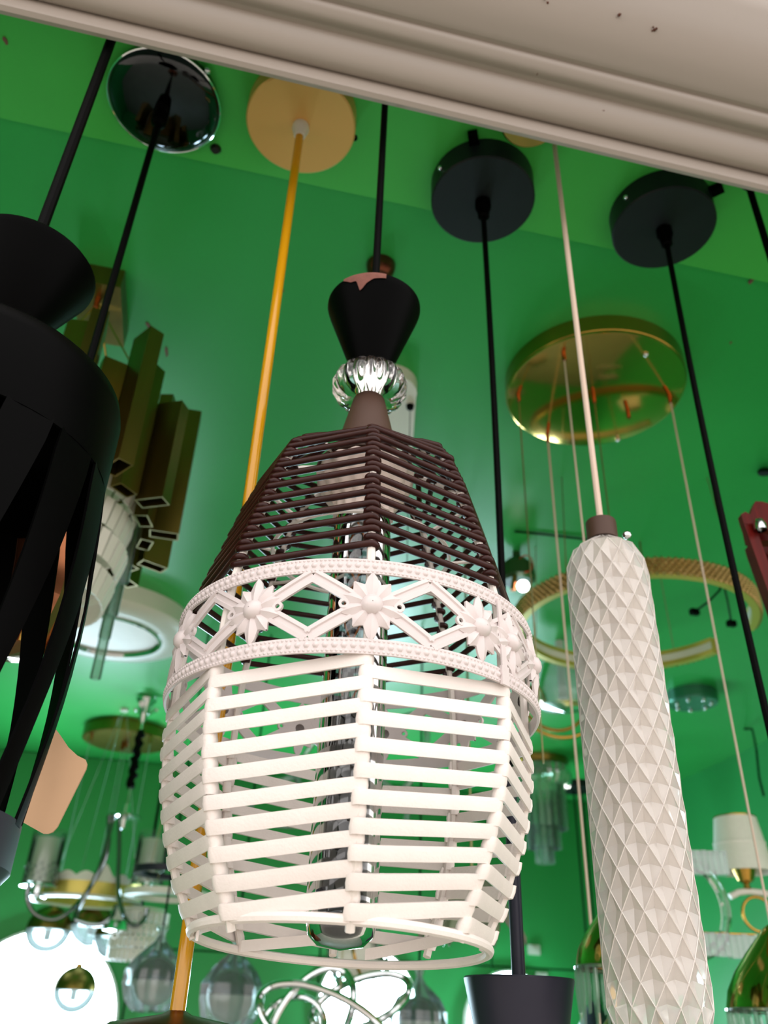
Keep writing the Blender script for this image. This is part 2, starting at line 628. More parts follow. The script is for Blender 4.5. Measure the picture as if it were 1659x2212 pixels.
s_end = cum[min(range(len(arc)), key=lambda i: abs(arc[i][1] - .1990))]
for i in range(15):
    s = s_end - i * .0096
    if s < .003:
        continue
    ms = {}
    for k in range(8):
        # (shift along the slope, fall from rib to rib) differs face by face, as it was wound by hand
        sh, dz = {7: (.0, .0030), 0: (.0030, -.0070), 1: (.0025, -.0040), 6: (.0015, .0040)}.get(k, (.0, -.0050))
        if (sh, dz) not in ms:
            (r, z), sl = at_arc(max(.002, s - sh))
            ms[(sh, dz)] = mesh('cane', cane_row(r, z, max(-2.5, sl), dz=dz), 'brown_cane', (0, 0, 0), 60)
        place('cane', ms[(sh, dz)], k, .003, .0006)
# rim and loose finishing strips at the bottom
tilt_r = Matrix.Rotation(math.radians(-3.2), 3, Vector((math.cos(YAW), -math.sin(YAW), 0))) @ Matrix.Rotation(math.radians(1.4), 3, Vector((math.sin(YAW), math.cos(YAW), 0)))
obj('rim_ring', MB().torus(AX + Vector((0, 0, .0335)), .0712, .0023, 64, 8, tilt_r), 'white_rattan', lamp)
for a0, a1 in ((75, 130), (20, 68), (145, 185)):
    U, L = [], []
    for j in range(12):
        t = j / 11
        a = math.radians(a0 + (a1 - a0) * t)
        z = .043 - .009 * t
        r = .0705 - .002 * t
        U.append(AX + Vector((r * math.cos(a), r * math.sin(a), z + .0028)))
        L.append(AX + Vector((r * math.cos(a), r * math.sin(a), z - .0028)))
    if a1 < a0:
        U, L = U[::-1], L[::-1]
    obj('finishing_strip', MB().strip(U, L, .001), 'white_rattan', lamp, 50)
# flower band
BZ0, BZ1 = .1415, .1905
BM = (BZ0 + BZ1) / 2
NF = 11
SP = 2 * PI / NF
FL0 = math.radians(-96.5)


def bandpt(a, z, w):
    r = Rz(z) * 1.0 + .0035 + w
    return AX + Vector((r * math.cos(a), r * math.sin(a), z))


def border(z0, z1):
    mb = MB()
    n = 96
    for ring in ((z0, 0), (z1, 0)):
        pass
    vv = []
    for j in range(n):
        a = 2 * PI * j / n
        vv += [bandpt(a, z0, -.0004), bandpt(a, z0, .0008), bandpt(a, (z0 + z1) / 2, .0010), bandpt(a, z1, .0008), bandpt(a, z1, -.0004)]
    ff = []
    for j in range(n):
        A, B = 5 * j, 5 * ((j + 1) % n)
        ff += [(A + i, A + (i + 1) % 5, B + (i + 1) % 5, B + i) for i in range(5)]
    mb.add(vv, ff)
    nb = 150
    for j in range(nb):
        a = 2 * PI * j / nb
        for zz, rr, da in (((z0 + z1) / 2, .0017, 0.), (z0 + .0011, .0008, .25), (z1 - .0011, .0008, .25), (z0 + .0011, .0008, .75), (z1 - .0011, .0008, .75)):
            aa = a + da * 2 * PI / nb
            R = Rz(zz) + .0035
            c = bandpt(aa, zz, .0008)
            o_ = Vector((math.cos(aa), math.sin(aa), 0))
            t_ = Vector((-math.sin(aa), math.cos(aa), 0))
            u_ = Vector((0, 0, 1))
            vv = [c + (t_ * math.cos(q * PI / 3) + u_ * math.sin(q * PI / 3)) * rr for q in range(6)]
            vv += [c + (t_ * math.cos(q * PI / 3) + u_ * math.sin(q * PI / 3)) * rr * .6 + o_ * rr * .55 for q in range(6)]
            vv.append(c + o_ * rr * .75)
            ff = [(q, (q + 1) % 6, 6 + (q + 1) % 6, 6 + q) for q in range(6)] + [(6 + q, 6 + (q + 1) % 6, 12) for q in range(6)]
            mb.add(vv, ff)
    return mb


band = obj('flower_band', border(BZ1 - .0078, BZ1), 'white_metal', lamp, 60)
band['label'] = 'white pressed-metal flower band around the basket'
obj('beaded_border', border(BZ0, BZ0 + .0074), 'white_metal', band, 60)
HB = (BZ1 - .0078 - (BZ0 + .0074)) / 2
RB = Rz(BM) + .0035
FC = (BZ1 - .0078 + BZ0 + .0074) / 2


def flower_mesh(ac):
    mb = MB()

    def fp(u, v, w):
        return bandpt(ac + u / RB, FC + v, w)
    for j in range(10):
        t = PI / 2 + j * 2 * PI / 10
        Lp = .0146 + (.0032 if j in (0, 5) else 0) - (.0 if j % 2 else .0006)
        ct, st = math.cos(t), math.sin(t)
        Wd = .0036
        rows = [(.0030, .0014, .0016), (.0065, .0030, .0022), (.0105, Wd, .0022), (Lp - .0025, Wd * .62, .0017), (Lp, .0004, .0009)]
        vv, ff = [], []
        for d, hw, hh in rows:
            for e, w in ((-1, .0004), (-.5, hh * .55), (0, hh), (.5, hh * .55), (1, .0004)):
                u = d * ct - e * hw * st
                v = d * st + e * hw * ct
                vv.append(fp(u, max(-HB - .002, min(HB + .002, v)), w + .0004))
        for i in range(len(rows) - 1):
            ff += [(5 * i + q, 5 * i + q + 1, 5 * i + 6 + q, 5 * i + 5 + q) for q in range(4)]
        k = len(vv)
        vv2 = []
        for d, hw, hh in rows:
            for e in (-1, 1):
                u = d * ct - e * hw * st
                v = d * st + e * hw * ct
                vv2.append(fp(u, max(-HB - .002, min(HB + .002, v)), -.0004))
        for i in range(len(rows) - 1):
            ff.append((k + 2 * i + 1, k + 2 * i, k + 2 * i + 2, k + 2 * i + 3))
            ff.append((5 * i, 5 * i + 5, k + 2 * i + 2, k + 2 * i))
            ff.append((5 * i + 9, 5 * i + 4, k + 2 * i + 1, k + 2 * i + 3))
        mb.add(vv + vv2, ff)
    # boss
    rows = [(.0052, .0004), (.0050, .0022), (.0036, .0042), (.0016, .0050), (.0002, .0051)]
    vv = [fp(r * math.cos(q * PI / 8), r * math.sin(q * PI / 8), w) for r, w in rows for q in range(16)]
    ff = [(16 * i + q, 16 * i + (q + 1) % 16, 16 * i + 16 + (q + 1) % 16, 16 * i + 16 + q) for i in range(4) for q in range(16)]
    mb.add(vv, ff)
    # side eyelets
    for s in (-1, 1):
        ring = []
        for rr, w in ((.0012, .0012), (.0026, .0013), (.0026, -.0003), (.0012, -.0003)):
            ring.append([fp(s * .0128 + rr * math.cos(q * PI / 6), rr * math.sin(q * PI / 6), w) for q in range(12)])
        vv = [p for q in ring for p in q]
        ff = [(12 * i + q, 12 * i + (q + 1) % 12, 12 * ((i + 1) % 4) + (q + 1) % 12, 12 * ((i + 1) % 4) + q) for i in range(4) for q in range(12)]
        mb.add(vv, ff)
    return mb


def bar(mb, p, q, wd=.0034):
    """ridged flat bar between (angle, v) points on the band"""
    n = 6
    du, dv = (q[0] - p[0]) * RB, q[1] - p[1]
    L = math.hypot(du, dv)
    nu, nv = -dv / L, du / L
    vv = []
    for i in range(n + 1):
        t = i / n
        for e, w in ((-1, .0010), (-.45, .0012), (-.3, .0003), (.3, .0003), (.45, .0012), (1, .0010), (1, -.0005), (-1, -.0005)):
            vv.append(bandpt(p[0] + (q[0] - p[0]) * t + nu * e * wd / RB, FC + p[1] + (q[1] - p[1]) * t + nv * e * wd, w))
    ff = [(8 * i + j, 8 * i + (j + 1) % 8, 8 * i + 8 + (j + 1) % 8, 8 * i + 8 + j) for i in range(n) for j in range(8)]
    ff += [tuple(range(7, -1, -1)), tuple(8 * n + j for j in range(8))]
    mb.add(vv, ff)


for i in range(NF):
    a = FL0 + i * SP
    obj('flower', flower_mesh(a), 'white_metal', band, 45)
    mb = MB()
    for s in (1, -1):
        bar(mb, (a + .0085 / RB, s * .0030), (a + SP / 2, s * (HB - .0012)))
        bar(mb, (a + SP - .0085 / RB, s * .0030), (a + SP / 2, s * (HB - .0012)))
    obj('lattice_bar', mb, 'white_metal', band, 45)
obj('flower', flower_mesh(FL0 + SP * 1.42), 'white_metal', band, 45)
mb = MB()
a = FL0 + SP * 1.26
mb.prism([(-.0028, BZ0 - FC - .001), (.0028, BZ0 - FC - .001), (.0028, BZ0 + .0085 - FC), (-.0028, BZ0 + .0085 - FC)],
         lambda u, v, w: bandpt(a + u / RB, FC + v, w), .001, .0024)
mb.prism([(-.0020, -HB), (.0020, -HB), (.0014, HB + .003), (-.0014, HB + .003)],
         lambda u, v, w: bandpt(a + u / RB, FC + v, w), .0012, .0022)
obj('band_joint', mb, 'white_metal', band, 30)
# cap, crystal collar, black cone, cord
obj('cap_cone', MB().lathe([(.0001, .3745), (.0080, .374), (.0095, .3715), (.0110, .3675), (.0235, .3125), (.032, .3095), (.032, .3075), (.0001, .3075)], AX, 40), 'brown_cap', lamp, 50)
col_ = MB().lathe([(.009, .3685), (.0155, .3675), (.0212, .371), (.0243, .3765), (.0247, .382), (.0226, .388), (.0184, .3925), (.0122, .395), (.0090, .395), (.0090, .3685)], AX, 144,
                  rad=lambda a: 1 + .075 * abs(math.cos(9 * a)))
obj('crystal_collar', col_, 'crystal', lamp, 60)
obj('neck_pipe', MB().tube([AX + Vector((0, 0, .370)), AX + Vector((0, 0, .400))], .0042, 12), 'brown_cap', lamp)
CB, CT = .3945, .4510
cone = obj('black_cone', MB().lathe([(.0001, CB), (.0132, CB), (.0142, CB + .002), (.0334, CT), (.0345, CT + .004), (.0345, CT + .006), (.0327, CT + .0075), (.0045, CT + .0095), (.0001, CT + .0095)], AX, 56), 'black_metal', lamp, 40)
mb = MB()
aa = math.radians(-105)


def rc(z):
    return .0142 + (z - CB - .002) / (CT - CB - .002) * .0192 if z < CT else .0334 + (z - CT) / .004 * .0011 if z < CT + .004 else .0345


low = [(-.62, .0040), (-.45, .0004), (-.32, .0002), (-.29, -.0040), (-.26, -.0075), (-.20, -.0062), (-.10, -.0025), (.05, .0006), (.30, .0020)]
vv, ff = [], []
NP = 36
for i in range(NP + 1):
    t = -.62 + .92 * i / NP
    for (ta, za), (tb, zb_) in zip(low[:-1], low[1:]):
        if ta <= t <= tb:
            zl_ = za + (zb_ - za) * (t - ta) / (tb - ta)
    for z in [zl_ + (.0056 - zl_) * q / 4 for q in range(5)]:
        r = rc(CT + z) + .0009
        vv.append(AX + Vector((r * math.cos(aa + t), r * math.sin(aa + t), CT + z)))
for i in range(NP):
    ff += [(5 * i + q, 5 * i + 5 + q, 5 * i + 6 + q, 5 * i + 1 + q) for q in range(4)]
mb.add(vv, ff)
obj('worn_patch', mb, 'wear_copper', cone, 0)
obj('cord', MB().tube([AX + Vector((0, 0, CT + .008)), AX + Vector((0, 0, .780))], .0030, 10), 'black_cord', lamp)
obj('canopy', MB().lathe([(.0001, .764), (.0245, .764), (.0255, .766), (.0255, SZ - EYE.z), (.0001, SZ - EYE.z)], AX, 40), 'black_canopy', lamp)
# inside: lamp holder, spider, glass tube
obj('lamp_holder', MB().lathe([(.0001, .3075), (.0300, .3075), (.0315, .3055), (.0305, .2995), (.0270, .2910), (.0220, .2835), (.0190, .2805), (.0190, .2735), (.0001, .2735)], AX, 96,
                              rad=lambda a: 1 + .03 * math.cos(16 * a)), 'cream_holder', lamp, 60)
sp = MB().torus(AX + Vector((0, 0, .2450)), .0540, .0013, 48, 6)
for k in range(8):
    a = RIB0 + k * PI / 4
    d = Vector((math.cos(a), math.sin(a), 0))
    sp.tube([AX + d * .052 + Vector((0, 0, .245)), AX + d * (Rz(.250) - .001) + Vector((0, 0, .250))], .0012, 6)
obj('inner_hoop', sp, 'white_rib', lamp)
obj('glass_tube', MB().lathe([(.0165, .275), (.0175, .270), (.0180, .255), (.0180, .058), (.0178, .046), (.0162, .0370), (.0112, .0325), (.0001, .0308)], AX, 40), 'smoke_tube', lamp, 60)
fc = MB()
nr, nc = 14, 14
for i in range(nr):
    for j in range(nc):
        a = 2 * PI * (j + .5 * (i % 2)) / nc
        z = .058 + i * .0066
        c = AX + Vector((.0150 * math.cos(a), .0150 * math.sin(a), z))
        o_ = Vector((math.cos(a), math.sin(a), random.uniform(-.35, .35))).normalized()
        t_ = Vector((-math.sin(a), math.cos(a), random.uniform(-.3, .3))).normalized()
        u_ = o_.cross(t_)
        hexa = [c + (t_ * math.cos(q * PI / 3 + PI / 6) * .0036 + u_ * math.sin(q * PI / 3 + PI / 6) * .0040) for q in range(6)]
        fc.add(hexa + [p - o_ * .003 for p in hexa], [tuple(range(6)), tuple(range(11, 5, -1))] + [(q, 6 + q, 6 + (q + 1) % 6, (q + 1) % 6) for q in range(6)])
fc.lathe([(.0001, .152), (.0120, .152), (.0120, .056), (.0001, .056)], AX, 14)
obj('faceted_core', fc, 'faceted_core', lamp, 0)
obj('bulb_end', MB().lathe([(.0125, .055), (.0160, .0455), (.0150, .0395), (.0104, .0350), (.0001, .0332)], AX, 24), 'smoke_mirror', lamp, 30)
fl = MB()
for s in (0, 1, 2):
    pts = [AX + Vector((.0085 * math.cos(s * 2.1 + t * .45), .0085 * math.sin(s * 2.1 + t * .45), .265 - t * .0085)) for t in range(14)]
    fl.tube(pts, .0007, 5)
obj('filament', fl, 'filament', lamp)


# ================================================================== LAMPS NEXT TO THE BASKET
def V(x, y, z=0.):
    return Vector((x, y, z))


def axis_at(px, py, z):
    p = on_z(px, py, z)
    return V(p.x, p.y)


def z_on(ax, px, py):
    """height where the photo row meets a vertical axis"""
    return at(px, py, math.hypot(ax.x, ax.y)).z


def disc_canopy(t, c, r, h, zt, m, name='canopy', n=48):
    return obj(name, MB().lathe([(.0001, zt - h), (r - .0015, zt - h), (r, zt - h + .0015), (r, zt), (.0001, zt)], c, n), m, t, 40)


RH = Vector((math.cos(YAW), -math.sin(YAW), 0))      # to the right as the viewer stands
AW = Vector((math.sin(YAW), math.cos(YAW), 0))       # away from the viewer


def black_cone_shade(t, c, zt, rt, h, rb, m='black_satin'):
    rt, rb = rt * .86, rb * .86
    return obj('cone_shade', MB().lathe([(.0001, zt - .012), (rt - .002, zt - .002), (rt, zt), (rt + .0006, zt - .001), (rb, zt - h), (rb - .002, zt - h), (rb - .003, zt - h + .004), (.0001, zt - h + .004)], c, 56), m, t, 40)


# ---- black disc canopies with long cords
def black_pendant(px, py, label, foot_px, tab_side, bend):
    c = axis_at(px, py, SZ - .03)
    foot = z_on(c, *foot_px)
    t = thing('cone_pendant_lamp', label, 'pendant lamp', V(c.x, c.y, foot - .075), 'black cone pendants on disc canopies')
    can = disc_canopy(t, c, .0555, .03, SZ, 'black_canopy')
    a = math.radians(200)
    obj('side_screw', MB().ball(c + V(.0565 * math.cos(a), .0565 * math.sin(a), SZ - .016), .0028, 10, 6), 'chrome', can)
    a = math.radians(tab_side)
    obj('mount_tab', MB().box(c + V(.057 * math.cos(a), .057 * math.sin(a), SZ - .006), (.022, .010, .008), a), 'black_metal', can)
    obj('cord_grip', MB().lathe([(.0085, SZ - .03), (.0085, SZ - .040), (.0065, SZ - .043), (.0060, SZ - .054), (.0042, SZ - .056), (.0001, SZ - .056)], c, 20), 'black_metal', can)
    rod = foot + .115
    pts = sag(c + V(0, 0, SZ - .05), c + V(0, 0, rod), bend, 14)
    obj('cord', MB().tube(pts, .0029, 9), 'black_cord', t)
    obj('rod', MB().tube([c + V(0, 0, rod + .004), c + V(0, 0, foot)], .0043, 14), 'black_satin', t)
    black_cone_shade(t, c, foot, .0385, .075, .0215)
    return t


black_pendant(1043, 437, 'black cone pendant on a straight cord right beside the white basket', (1117, 2112), 243, (.002, 0, 0))
black_pendant(1434, 497, 'black disc canopy whose cord leans out past the crystal tube on the right', (1790, 2190), 312, (-.004, 0, 0))

# ---- pendant at the right edge, only its cord in view
c = on_z(1624, 424, SZ - .02) * 1.
c = V(c.x, c.y) * .985
t = thing('cord_pendant_lamp', 'black cord coming down behind the cornice at the far right edge', 'pendant lamp', V(c.x, c.y, 1.62))
disc_canopy(t, c - V(0, .012), .016, .02, SZ, 'black_canopy')
obj('cord', MB().tube([c + V(0, 0, SZ - .005), c + V(0, 0, 1.68)], .0035, 9), 'black_cord', t)
black_cone_shade(t, c, 1.69, .036, .07, .02)

# ---- chrome dish canopy, copper glass lantern hanging behind the black cage
c = axis_at(352, 232, SZ - .018)
t = thing('copper_lantern_pendant', 'copper coloured glass lantern on a mirror-black dish canopy, behind the black cage', 'pendant lamp', V(c.x, c.y, z_on(c, 20, 1420)))
can = obj('canopy', MB().lathe([(.0001, SZ - .022), (.020, SZ - .0215), (.043, SZ - .0185), (.0515, SZ - .0150), (.0545, SZ - .0115), (.0555, SZ - .009), (.0545, SZ - .007), (.0535, SZ), (.0001, SZ)], c, 64), 'black_chrome', t, 40)
obj('rim_bead', MB().torus(c + V(0, 0, SZ - .0105), .0550, .0011, 64, 6), 'chrome', can)
obj('side_screw', MB().ball(c + V(.040, -.0415, SZ - .006), .004, 12, 8), 'chrome', can)
obj('cord_grip', MB().lathe([(.0075, SZ - .020), (.0078, SZ - .026), (.0062, SZ - .028), (.0076, SZ - .032), (.0072, SZ - .044), (.0040, SZ - .048), (.0001, SZ - .048)], c, 20), 'black_metal', can)
zt, zb = z_on(c, 150, 880), z_on(c, 20, 1420)
obj('cord', MB().tube([c + V(0, 0, SZ - .045), c + V(0, 0, zt)], .0031, 9), 'black_cord', t)
h = zt - zb
obj('lantern_cap', MB().lathe([(.0001, zt + .004), (.008, zt + .003), (.017, zt - .006), (.024, zt - .014), (.0001, zt - .014)], c, 24), 'copper_dark', t)
obj('lantern_glass', MB().lathe([(.022, zt - .012), (.029, zt - h * .25), (.033, zt - h * .5), (.030, zt - h * .8), (.022, zb + .004), (.0001, zb)], c, 12), 'copper_glass', t, 0)
fr = MB()
for k in range(6):
    a = k * PI / 3
    d = V(math.cos(a), math.sin(a))
    fr.tube([c + d * .023 + V(0, 0, zt - .012), c + d * .030 + V(0, 0, zt - h * .25), c + d * .034 + V(0, 0, zt - h * .5), c + d * .031 + V(0, 0, zt - h * .8), c + d * .023 + V(0, 0, zb + .004)], .002, 6)
obj('lantern_frame', fr, 'gold_satin', t)

# ---- orange-gold canopy with an amber cord and a copper shade
c = axis_at(650, 273, SZ - .022)
zb = z_on(c, 383, 2192)
t = thing('amber_cord_pendant', 'copper shade on an amber cord hanging from an orange-gold disc canopy', 'pendant lamp', V(c.x, c.y, zb - .06))
can = disc_canopy(t, c, .0548, .022, SZ, 'gold_paint', n=64)
obj('cord_grip', MB().lathe([(.0001, SZ - .022), (.0082, SZ - .022), (.0086, SZ - .026), (.0080, SZ - .029), (.0052, SZ - .039), (.0001, SZ - .039)], c, 24), 'white_plastic', can)
obj('side_screw', MB().ball(c + V(.0555, .006, SZ - .012), .0035, 8, 6), 'black_metal', can)
obj('cord', MB().tube([c + V(0, 0, SZ - .036), c + V(0, 0, zb)], .0042, 12), 'amber_cord', t)
obj('cord_core', MB().tube([c + V(0, 0, SZ - .036), c + V(0, 0, zb)], .0018, 6), 'gold_satin', t)
obj('shade', MB().lathe([(.004, zb + .002), (.008, zb), (.033, zb - .004), (.037, zb - .007), (.034, zb - .020), (.022, zb - .05), (.012, zb - .060), (.0001, zb - .060)], c, 48), 'copper_dark', t)

# ---- black cage pendant at the left edge
c = V(*at(65, 560, .447)[:2])
zc = z_on(c, -10, 775)
zb = z_on(c, -380, 1880)
t = thing('cage_pendant_lamp', 'black slatted cage pendant at the left edge under a black cone', 'pendant lamp', V(c.x, c.y, zb))
disc_canopy(t, c, .022, .02, SZ, 'black_canopy')
obj('cord', MB().tube([c + V(0, 0, SZ - .01), c + V(0, 0, zc + .07)], .0040, 10), 'black_cord', t)
cb = zc + .016
obj('black_cone', MB().lathe([(.0001, cb), (.015, cb), (.0162, cb + .002), (.0425, cb + .056), (.0432, cb + .060), (.041, cb + .063), (.005, cb + .066), (.0001, cb + .066)], c, 56), 'black_metal', t)
obj('copper_ring', MB().lathe([(.0155, cb + .001), (.0172, cb), (.0172, cb - .004), (.0155, cb - .005), (.0001, cb - .005)], c, 32), 'copper', t)
RC = .0800
obj('top_plate', MB().lathe([(.0001, zc + .012), (.030, zc + .010), (RC - .008, zc - .018), (RC - .002, zc - .024), (RC, zc - .032), (RC, zc - .078), (RC - .0015, zc - .078), (RC - .0015, zc - .033), (RC - .009, zc - .020), (.030, zc + .008), (.0001, zc + .010)], c, 64), 'black_metal', t)
NS = 16
z1, z0 = zc - .076, zb + .022
base = math.radians(-75)
for k in range(NS):
    a0 = base + 2 * PI * k / NS
    U, L = [], []
    for i in range(13):
        q = i / 12
        z = z1 + (z0 - z1) * q
        a = a0 - .30 * q
        r = RC + .006 * math.sin(PI * q)
        hw = (.0127 - .0072 * min(1, max(0, q - .08) * 1.6)) / r
        U.append(c + V(r * math.cos(a + hw), r * math.sin(a + hw), z))
        L.append(c + V(r * math.cos(a - hw), r * math.sin(a - hw), z))
    obj('slat', MB().strip(U, L, .0014), 'black_metal', t, 30)
obj('bottom_ring', MB().lathe([(RC - .003, zb + .024), (RC, zb + .024), (RC, zb + .004), (RC - .003, zb), (RC - .014, zb + .003), (RC - .014, zb + .006), (RC - .003, zb + .006), (RC - .003, zb + .024)], c, 64), 'black_satin', t)
obj('socket', MB().lathe([(.0001, zc - .005), (.016, zc - .005), (.017, zc - .06), (.012, zc - .065), (.0001, zc - .065)], c, 20), 'black_metal', t)

# ---- kraft tag hanging on the cage
tp = at(130, 1690, .47)
k = mpp(tp)
poly = [(-40, 118), (-22, 100), (0, 76), (25, 58), (44, 50), (50, 40), (50, 30), (16, -92), (9, -102), (0, -106), (-10, -106), (-60, -84), (-66, -78), (-45, 60)]
tt = tag(obj('paper_tag', MB().prism([(a * k, b * k) for a, b in poly], lambda u, v, w: tp + RH * u + V(0, 0, v) + AW * w, -.0006, .0006), 'kraft_tag', None, 0),
         'peach coloured card tag hanging beside the black cage', 'tag')

# ---- cut-crystal tube pendant on the right
c = V(*at(1300, 1150, .556)[:2])
zt, zb = z_on(c, 1302, 1163), z_on(c, 1440, 2295)
t = thing('crystal_tube_pendant', 'tall cut-glass tube pendant with diamond facets on a pinkish cord', 'pendant lamp', V(c.x, c.y, zb))
cc = on_z(1147, 262, SZ - .02)
can = disc_canopy(t, V(cc.x, cc.y), .0300, .020, SZ, 'gold_mirror')
top = on_z(1196, 312, SZ - .016)
obj('cord', MB().tube([V(c.x, c.y, SZ - .004), V(c.x, c.y, zt + .008)], .0024, 9), 'white_cord', t)
obj('cap', MB().lathe([(.0001, zt + .014), (.0108, zt + .014), (.0112, zt + .013), (.0112, zt - .002), (.0001, zt - .002)], c, 24), 'brown_cap', t)
obj('set_screw', MB().ball(c + RH * .0185 + V(0, 0, zt + .0035), .0035, 10, 8), 'chrome', t)
RT = .0286
def tube_r(z):
    q = zt - z
    if q < .030:
        return RT * math.sqrt(max(0.02, 1 - ((.030 - q) / .030) ** 2)) * .96 + .0008
    q2 = z - zb
    if q2 < .026:
        return RT * math.sqrt(max(.03, 1 - ((.026 - q2) / .026) ** 2))
    return RT
NA, dzr = 14, .0115
nrow = int((zt - zb) / dzr)
cr = MB()
def lat(i, j, dr=0.):
    z = zt - .0008 - i * dzr
    a = 2 * PI * (j + .5 * (i % 2)) / NA + .1
    r = tube_r(max(z, zb + .0005)) + dr
    return c + V(r * math.cos(a), r * math.sin(a), max(z, zb))
for i in range(nrow - 1):
    for j in range(NA):
        # diamond: top (i, j), sides on row i+1, bottom (i+2, j)
        o_ = i % 2
        T_ = lat(i, j)
        R_ = lat(i + 1, j + (1 if o_ else 0))
        L_ = lat(i + 1, j + (0 if o_ else -1))
        B_ = lat(i + 2, j)
        a = 2 * PI * (j + .5 * (i % 2)) / NA + .1
        zz = zt - .0008 - (i + 1) * dzr
        r = tube_r(max(zz, zb + .001)) - .0034
        A_ = c + V(r * math.cos(a), r * math.sin(a), zz + .002)
        cr.add([T_, L_, B_, R_, A_], [(0, 1, 4), (1, 2, 4), (2, 3, 4), (3, 0, 4)])
gt = obj('cut_glass_tube', cr, 'cut_glass', t, 0)
rd = MB()
for i in range(nrow):
    for j in range(NA):
        o_ = i % 2
        for jj in ((j + 1, j) if o_ else (j, j - 1)):
            rd.tube([lat(i, j, .0001), lat(i + 1, jj, .0001)], .00034, 4)
obj('facet_ridges', rd, 'glass_ridge', gt, 0)
obj('inner_core', MB().lathe([(.0001, zt - .006), (.012, zt - .010), (.0200, zt - .028), (.0215, zt - .045), (.0215, zb + .05), (.016, zb + .030), (.0001, zb + .026)], c, 40), 'crystal_core', t)

# ---- big mirror-gold disc with a cluster of bell pendants
c = axis_at(1285, 852, CZ - .03)
t = thing('gold_disc_cluster_pendant', 'large mirror-gold ceiling disc with thin wires down to gold bell shades', 'pendant lamp', V(c.x, c.y, 1.68))
RD = 186 * mpp(c + V(0, 0, CZ))
can = obj('ceiling_disc', MB().lathe([(.0001, CZ - .030), (RD - .003, CZ - .030), (RD - .0008, CZ - .0292), (RD, CZ - .027), (RD, CZ), (.0001, CZ)], c, 80), 'gold_mirror', t, 50)
obj('disc_rim', MB().lathe([(RD + .0002, CZ - .026), (RD + .0012, CZ - .025), (RD + .0012, CZ), (RD + .0002, CZ)], c, 80), 'gold_satin', can)
pegs = [(1120, 857), (1183, 945), (1218, 768), (1283, 860), (1357, 893), (1447, 860)]
for px, py in pegs:
    p = axis_at(px, py, CZ - .036)
    obj('peg', MB().lathe([(.0001, CZ - .045), (.0025, CZ - .045), (.0030, CZ - .043), (.0030, CZ - .030)], p, 12), 'copper', can)
for px, py in ((1395, 767), (1335, 951)):
    p = axis_at(px, py, CZ - .032)
    obj('disc_screw', MB().ball(p + V(0, 0, CZ - .031), .004, 10, 6), 'chrome', can)
for (px, py), end in zip(pegs, (1.95, 1.685, None, 1.9, None, None)):
    p = axis_at(px, py, CZ - .036)
    if end:
        obj('wire', MB().tube([p + V(0, 0, CZ - .04), p + V(0, 0, end)], .0010 if end > 1.8 else .0016, 6), 'thin_wire' if end > 1.8 else 'white_cord', t)
def bell(p, z, r):
    obj('wire', MB().tube([p + V(0, 0, CZ - .04), p + V(0, 0, z + r * 1.3)], .0013, 6), 'white_cord', t)
    b = obj('bell_shade', MB().lathe([(.003, z + r * 1.35), (r * .16, z + r * 1.28), (r * .30, z + r * 1.12), (r * .52, z + r * .88), (r * .76, z + r * .58), (r * .93, z + r * .28), (r, z)], p, 48), 'gold_mirror', t, 60)
    g = MB()
    for j in range(30):
        a = 2 * PI * j / 30
        L = r * (.75 + .25 * (j % 3 == 0))
        q = p + V(r * .98 * math.cos(a), r * .98 * math.sin(a), z)
        g.tube([q, q - V(0, 0, L * .5), q - V(0, 0, L)], [.0022, .0026, .0012], 6)
    g.torus(p + V(0, 0, z - .001), r * .99, .002, 40, 6)
    obj('crystal_fringe', g, 'clear_rod', b)
    obj('inner_bell', MB().lathe([(r * .12, z - r * .5), (r * .45, z - r * .75), (r * .8, z - r * 1.15), (r * .82, z - r * 1.2), (.0001, z - r * 1.2)], p, 32), 'gold_mirror', b)
p1 = axis_at(1218, 768, CZ - .036)
bell(p1, z_on(p1, 1333, 2090), 116 * mpp(at(1333, 2085, math.hypot(p1.x, p1.y))))
p2 = axis_at(1447, 860, CZ - .036)
bell(p2, z_on(p2, 1690, 2182), 122 * mpp(at(1690, 2150, math.hypot(p2.x, p2.y))))

# ---- white rounded canopy plate with a thin wire, behind the neck of the basket
c0 = axis_at(838, 850, CZ - .02)
c1 = axis_at(845, 1010, CZ - .02)
t = thing('white_plate_pendant', 'white rounded ceiling plate with a black knob behind the crystal collar', 'pendant lamp', V(c0.x, c0.y, CZ - .02))
rr = .042
pl = []
for i in range(13):
    a = PI + PI * i / 12
    pl.append((c0.x + rr * math.cos(a), c0.y + rr * math.sin(a)))
for i in range(13):
    a = PI * i / 12
    pl.append((c1.x + rr * .8 * math.cos(a), c1.y + rr * .8 * math.sin(a)))
obj('ceiling_plate', MB().prism(pl, lambda u, v, w: V(u, v, w), CZ - .02, CZ), 'white_plastic', t, 40)
kp = axis_at(886, 876, CZ - .02)
obj('knob', MB().lathe([(.0001, CZ - .027), (.005, CZ - .026), (.006, CZ - .020), (.0001, CZ - .02)], kp, 14), 'black_metal', t)
obj('wire', MB().tube([kp + V(0, 0, CZ - .024), kp + V(0, 0, CZ - .30)], .0006, 5), 'black_cord', t)

# ---- small copper ceiling boss behind the black cone
p = on_z(822, 588, CZ - .012)
tag(obj('ceiling_boss', MB().lathe([(.0001, CZ - .020), (.010, CZ - .019), (.016, CZ - .013), (.018, CZ - .004), (.018, CZ)], V(p.x, p.y), 28), 'copper_dark', None),
    'small round copper ceiling boss behind the black cone of the basket lamp', 'ceiling boss')

